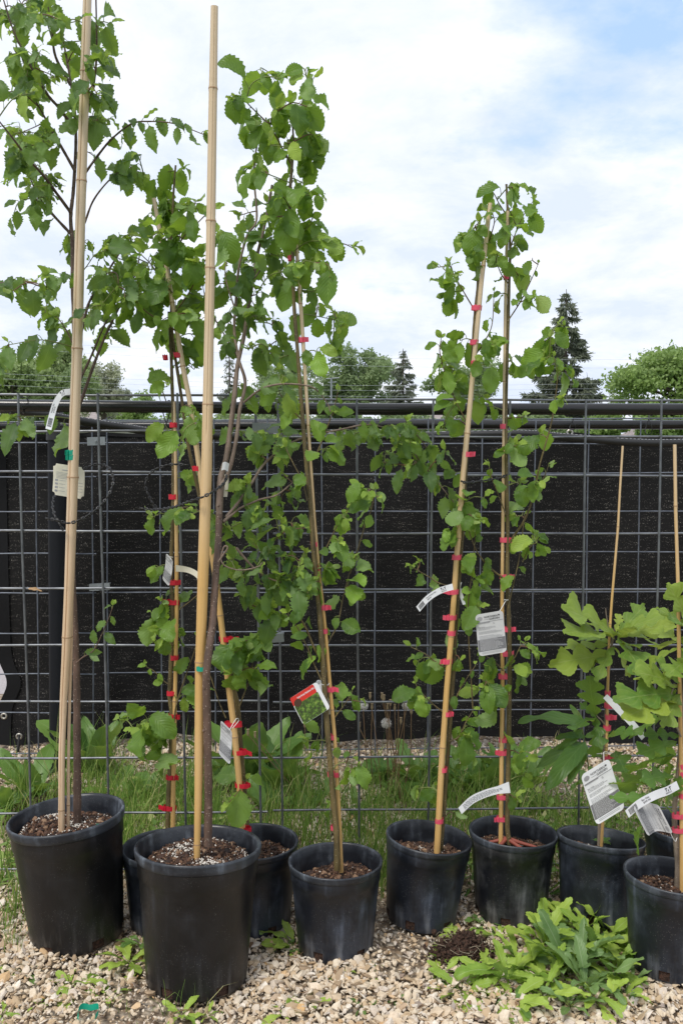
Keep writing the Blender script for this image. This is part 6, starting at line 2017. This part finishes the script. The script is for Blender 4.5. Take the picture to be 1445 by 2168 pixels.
def spruce(label, cx_, x0, x1, ytop, D, seed, name='spruce_tree', dens=1.0, needle=0.30, gap=0.0):
    rs = np.random.RandomState(seed)
    b = P(cx_, 975, D); b[2] = 0
    top = P(cx_, ytop, D)[2]
    W_ = pxsize(x1 - x0, D) / 2
    root = empty(name, b, label, 'tree', 'spruce trees beyond the fence')
    m_ = MB(); tube(m_, [b + [0, 0, -.1], b + [0, 0, top * .5], b + [0, 0, top]], [W_ * .06 + .05, W_ * .04 + .03, .015], 8)
    brs = []
    z = 0.8
    while z < top - .15:
        f = 1 - (z / top)
        L = W_ * min(1.0, (f * 1.25) ** 0.85 + 0.03) * rs.uniform(.65, 1.12)
        nb = int(rs.randint(4, 7))
        for _ in range(nb):
            a_ = rs.uniform(0, 6.28)
            d = np.array([math.cos(a_), math.sin(a_), 0])
            l_ = L * rs.uniform(.7, 1.1)
            e = b + [0, 0, z] + d * l_ + [0, 0, -l_ * .22]
            mid = b + [0, 0, z] + d * l_ * .6 + [0, 0, -l_ * .20]
            e = e + [0, 0, l_ * .06]
            brs.append(spline([b + [0, 0, z], mid, e], 5))
        z += top * 0.022 * rs.uniform(.7, 1.3)
    for p_ in brs[::2]:
        tube(m_, p_, np.linspace(.03, .01, len(p_)), 4, cap=False)
    m_.build('trunk', M['far_bark'], root)
    m_ = MB()
    Vs = []
    for p_ in brs:
        ln = np.linalg.norm(p_[-1] - p_[0])
        k_ = int(max(6, ln * 30 * dens))
        t_ = rs.uniform(.15, 1, k_) ** .8 * (len(p_) - 1)
        i = np.clip(t_.astype(int), 0, len(p_) - 2); f = (t_ - i)[:, None]
        c_ = p_[i] * (1 - f) + p_[i + 1] * f + rs.normal(0, .06, (k_, 3)) * [1, 1, .5]
        tan = unit(p_[-1] - p_[0])
        u_ = rs.normal(0, .45, (k_, 3)) + tan * .6 + [0, 0, -0.65]
        u_ /= np.linalg.norm(u_, axis=1)[:, None]
        w_ = np.cross(u_, rs.normal(size=(k_, 3))); w_ /= np.linalg.norm(w_, axis=1)[:, None]
        s_ = needle * rs.uniform(.5, 1.1, (k_, 1)) * min(1, .45 + ln / 2)
        Vs.append(np.stack([c_ - w_ * s_ * .16, c_ + w_ * s_ * .16, c_ + u_ * s_ + w_ * s_ * .05, c_ + u_ * s_ - w_ * s_ * .05], 1).reshape(-1, 3))
    V = np.concatenate(Vs)
    m_.add(V, quads=np.arange(len(V)).reshape(-1, 4))
    m_.build('crown', M['spruce'], root)


crown_tree('leafy tree at the far left behind the hanging elm leaves', -80, 130, 715, 900, 46, M['crown_a'], 1, 8000)
crown_tree('taller round leafy tree right behind the thick left stake', 50, 215, 705, 900, 50, M['crown_a'], 2, 6000)
crown_tree('pale flowering tree fading to the right of the thick left stake', 150, 285, 755, 900, 54, M['crown_pale'], 3, 4500)
crown_tree('narrow dark tree directly behind the thick left stake', 120, 185, 760, 900, 48, M['crown_b'], 4, 3500)
crown_tree('low green tree seen under the black pipe between the left stakes', 235, 350, 828, 905, 60, M['crown_c'], 5, 3500)
spruce('ragged spruce seen through the elm branches in the middle', 487, 445, 535, 715, 52, 6)
crown_tree('leafy tree between the front elm and the middle alder', 505, 700, 748, 905, 55, M['crown_b'], 7, 7000)
crown_tree('broad dark green tree right of the middle alder', 655, 845, 725, 905, 58, M['crown_b'], 8, 9000)
spruce('medium spruce right of the broad dark green tree', 852, 785, 925, 738, 52, 9, dens=2.8)
crown_tree('loose leafy tree behind the pale leaning stake', 885, 1085, 735, 905, 56, M['crown_b'], 10, 7000)
spruce('tallest ragged spruce standing against the sky on the right', 1193, 1080, 1306, 612, 50, 11, dens=2.8, needle=.42)
spruce('tiny distant spruce right of the tallest spruce', 1292, 1274, 1312, 800, 75, 12)
spruce('small spruce hugging the right side of the tallest spruce', 1250, 1232, 1270, 800, 60, 13)
crown_tree('bright green rounded tree at the right edge', 1275, 1640, 722, 905, 42, M['crown_c'], 14, 11000)
crown_tree('bright green bush low behind the pipes at right', 1230, 1330, 868, 940, 40, M['crown_c'], 15, 3000)
crown_tree('bright green low tree behind the pipes near the right edge', 1330, 1470, 850, 960, 38, M['crown_c'], 16, 4500)
crown_tree('low dark tree behind the pipes under the tallest spruce', 1080, 1250, 862, 940, 46, M['crown_b'], 17, 4000)
crown_tree('low tree behind the pipes in the middle', 660, 800, 850, 940, 44, M['crown_b'], 18, 4000)

for i_, (xa, xb, yt_, mt_, lb_) in enumerate([(-80, 140, 862, 'crown_b', 'low dark bush under the pipes at the far left'), (330, 480, 856, 'crown_c', 'low bush under the pipes behind the slim alder'), (440, 600, 852, 'crown_b', 'low bush under the pipes behind the front elm trunk'),
                                              (560, 720, 858, 'crown_a', 'low bush under the pipes left of the middle alder'), (780, 950, 856, 'crown_b', 'low bush under the pipes below the medium spruce'), (920, 1100, 860, 'crown_b', 'low bush under the pipes behind the straight alder'), (1440, 1600, 850, 'crown_c', 'low bush under the pipes at the right photo edge')]):
    crown_tree(lb_, xa, xb, yt_, 950, 47 + i_, M[mt_], 40 + i_, 3000, name='bush', group='low bushes beyond the fence')


def house(label, x0, x1, yr, ye, D, seed):
    l, r = P(x0, 975, D)[0], P(x1, 975, D)[0]
    zr, ze = P(0, yr, D)[2], P(0, ye, D)[2]
    ze = max(ze, 2.3); zr = max(zr, ze + 1.0)
    root = empty('house', ((l + r) / 2, D, 0), label, 'house', 'houses beyond the fence')
    m_ = MB(); box(m_, ((l + r) / 2, D + 4, ze / 2), (r - l, 8, ze)); m_.build('wall', M['wall'], root, smooth=False)
    m_ = MB()
    o_ = .4
    V = [[l - o_, D - o_, ze + .02], [r + o_, D - o_, ze + .02], [r + o_, D + 8 + o_, ze + .02], [l - o_, D + 8 + o_, ze + .02], [l + 1, D + 4, zr], [r - 1, D + 4, zr]]
    m_.add(V, quads=[[0, 1, 5, 4], [2, 3, 4, 5], [0, 3, 2, 1]], tris=[[1, 2, 5], [3, 0, 4]])
    m_.build('roof', M['roof'], root, smooth=False)
    for k_ in range(3):
        xx_ = l + (r - l) * (k_ + .6) / 3.3
        m_ = MB(); box(m_, (xx_, D - .03, 1.4), (1.2, .06, 1.1)); m_.build('window', M['glass'], root, smooth=False)


house('house with a mauve grey roof seen under the pipe at left', 90, 245, 862, 905, 62, 1)
house('house with grey roof seen between the pipes near the right edge', 1395, 1560, 880, 925, 52, 2)
house('house with low grey roof behind the pipes left of the tallest spruce', 880, 1090, 872, 915, 60, 3)
for i, (ya, yb, D_) in enumerate([(722, 762, 42), (738, 780, 42.5), (795, 808, 43), (806, 818, 43.5), (820, 829, 44)]):
    m_ = MB()
    tube(m_, spline([P(-150, ya - 10, D_), P(700, (ya + yb) / 2 + 14, D_), P(1600, yb, D_)], 12), 0.0045, 5)
    tag(m_.build('power_line', plain('power cable', (0.5, 0.53, 0.58), 0.6)), ['topmost', 'second highest', 'middle', 'second lowest', 'lowest'][i] + ' thin power line crossing the sky above the far trees', 'power line', 'power lines')
m_ = MB()
c = P(701, 845, 40)
tube(m_, [(c[0], c[1], 0), P(701, 800, 40)], .05, 6); tube(m_, [P(690, 802, 40), P(718, 800, 40)], .03, 5); tube(m_, [P(694, 810, 40), P(712, 809, 40)], .025, 5)
tag(m_.build('antenna', M['clamp']), 'thin roof antenna mast in front of the broad dark green tree', 'antenna')
print('leaves built')
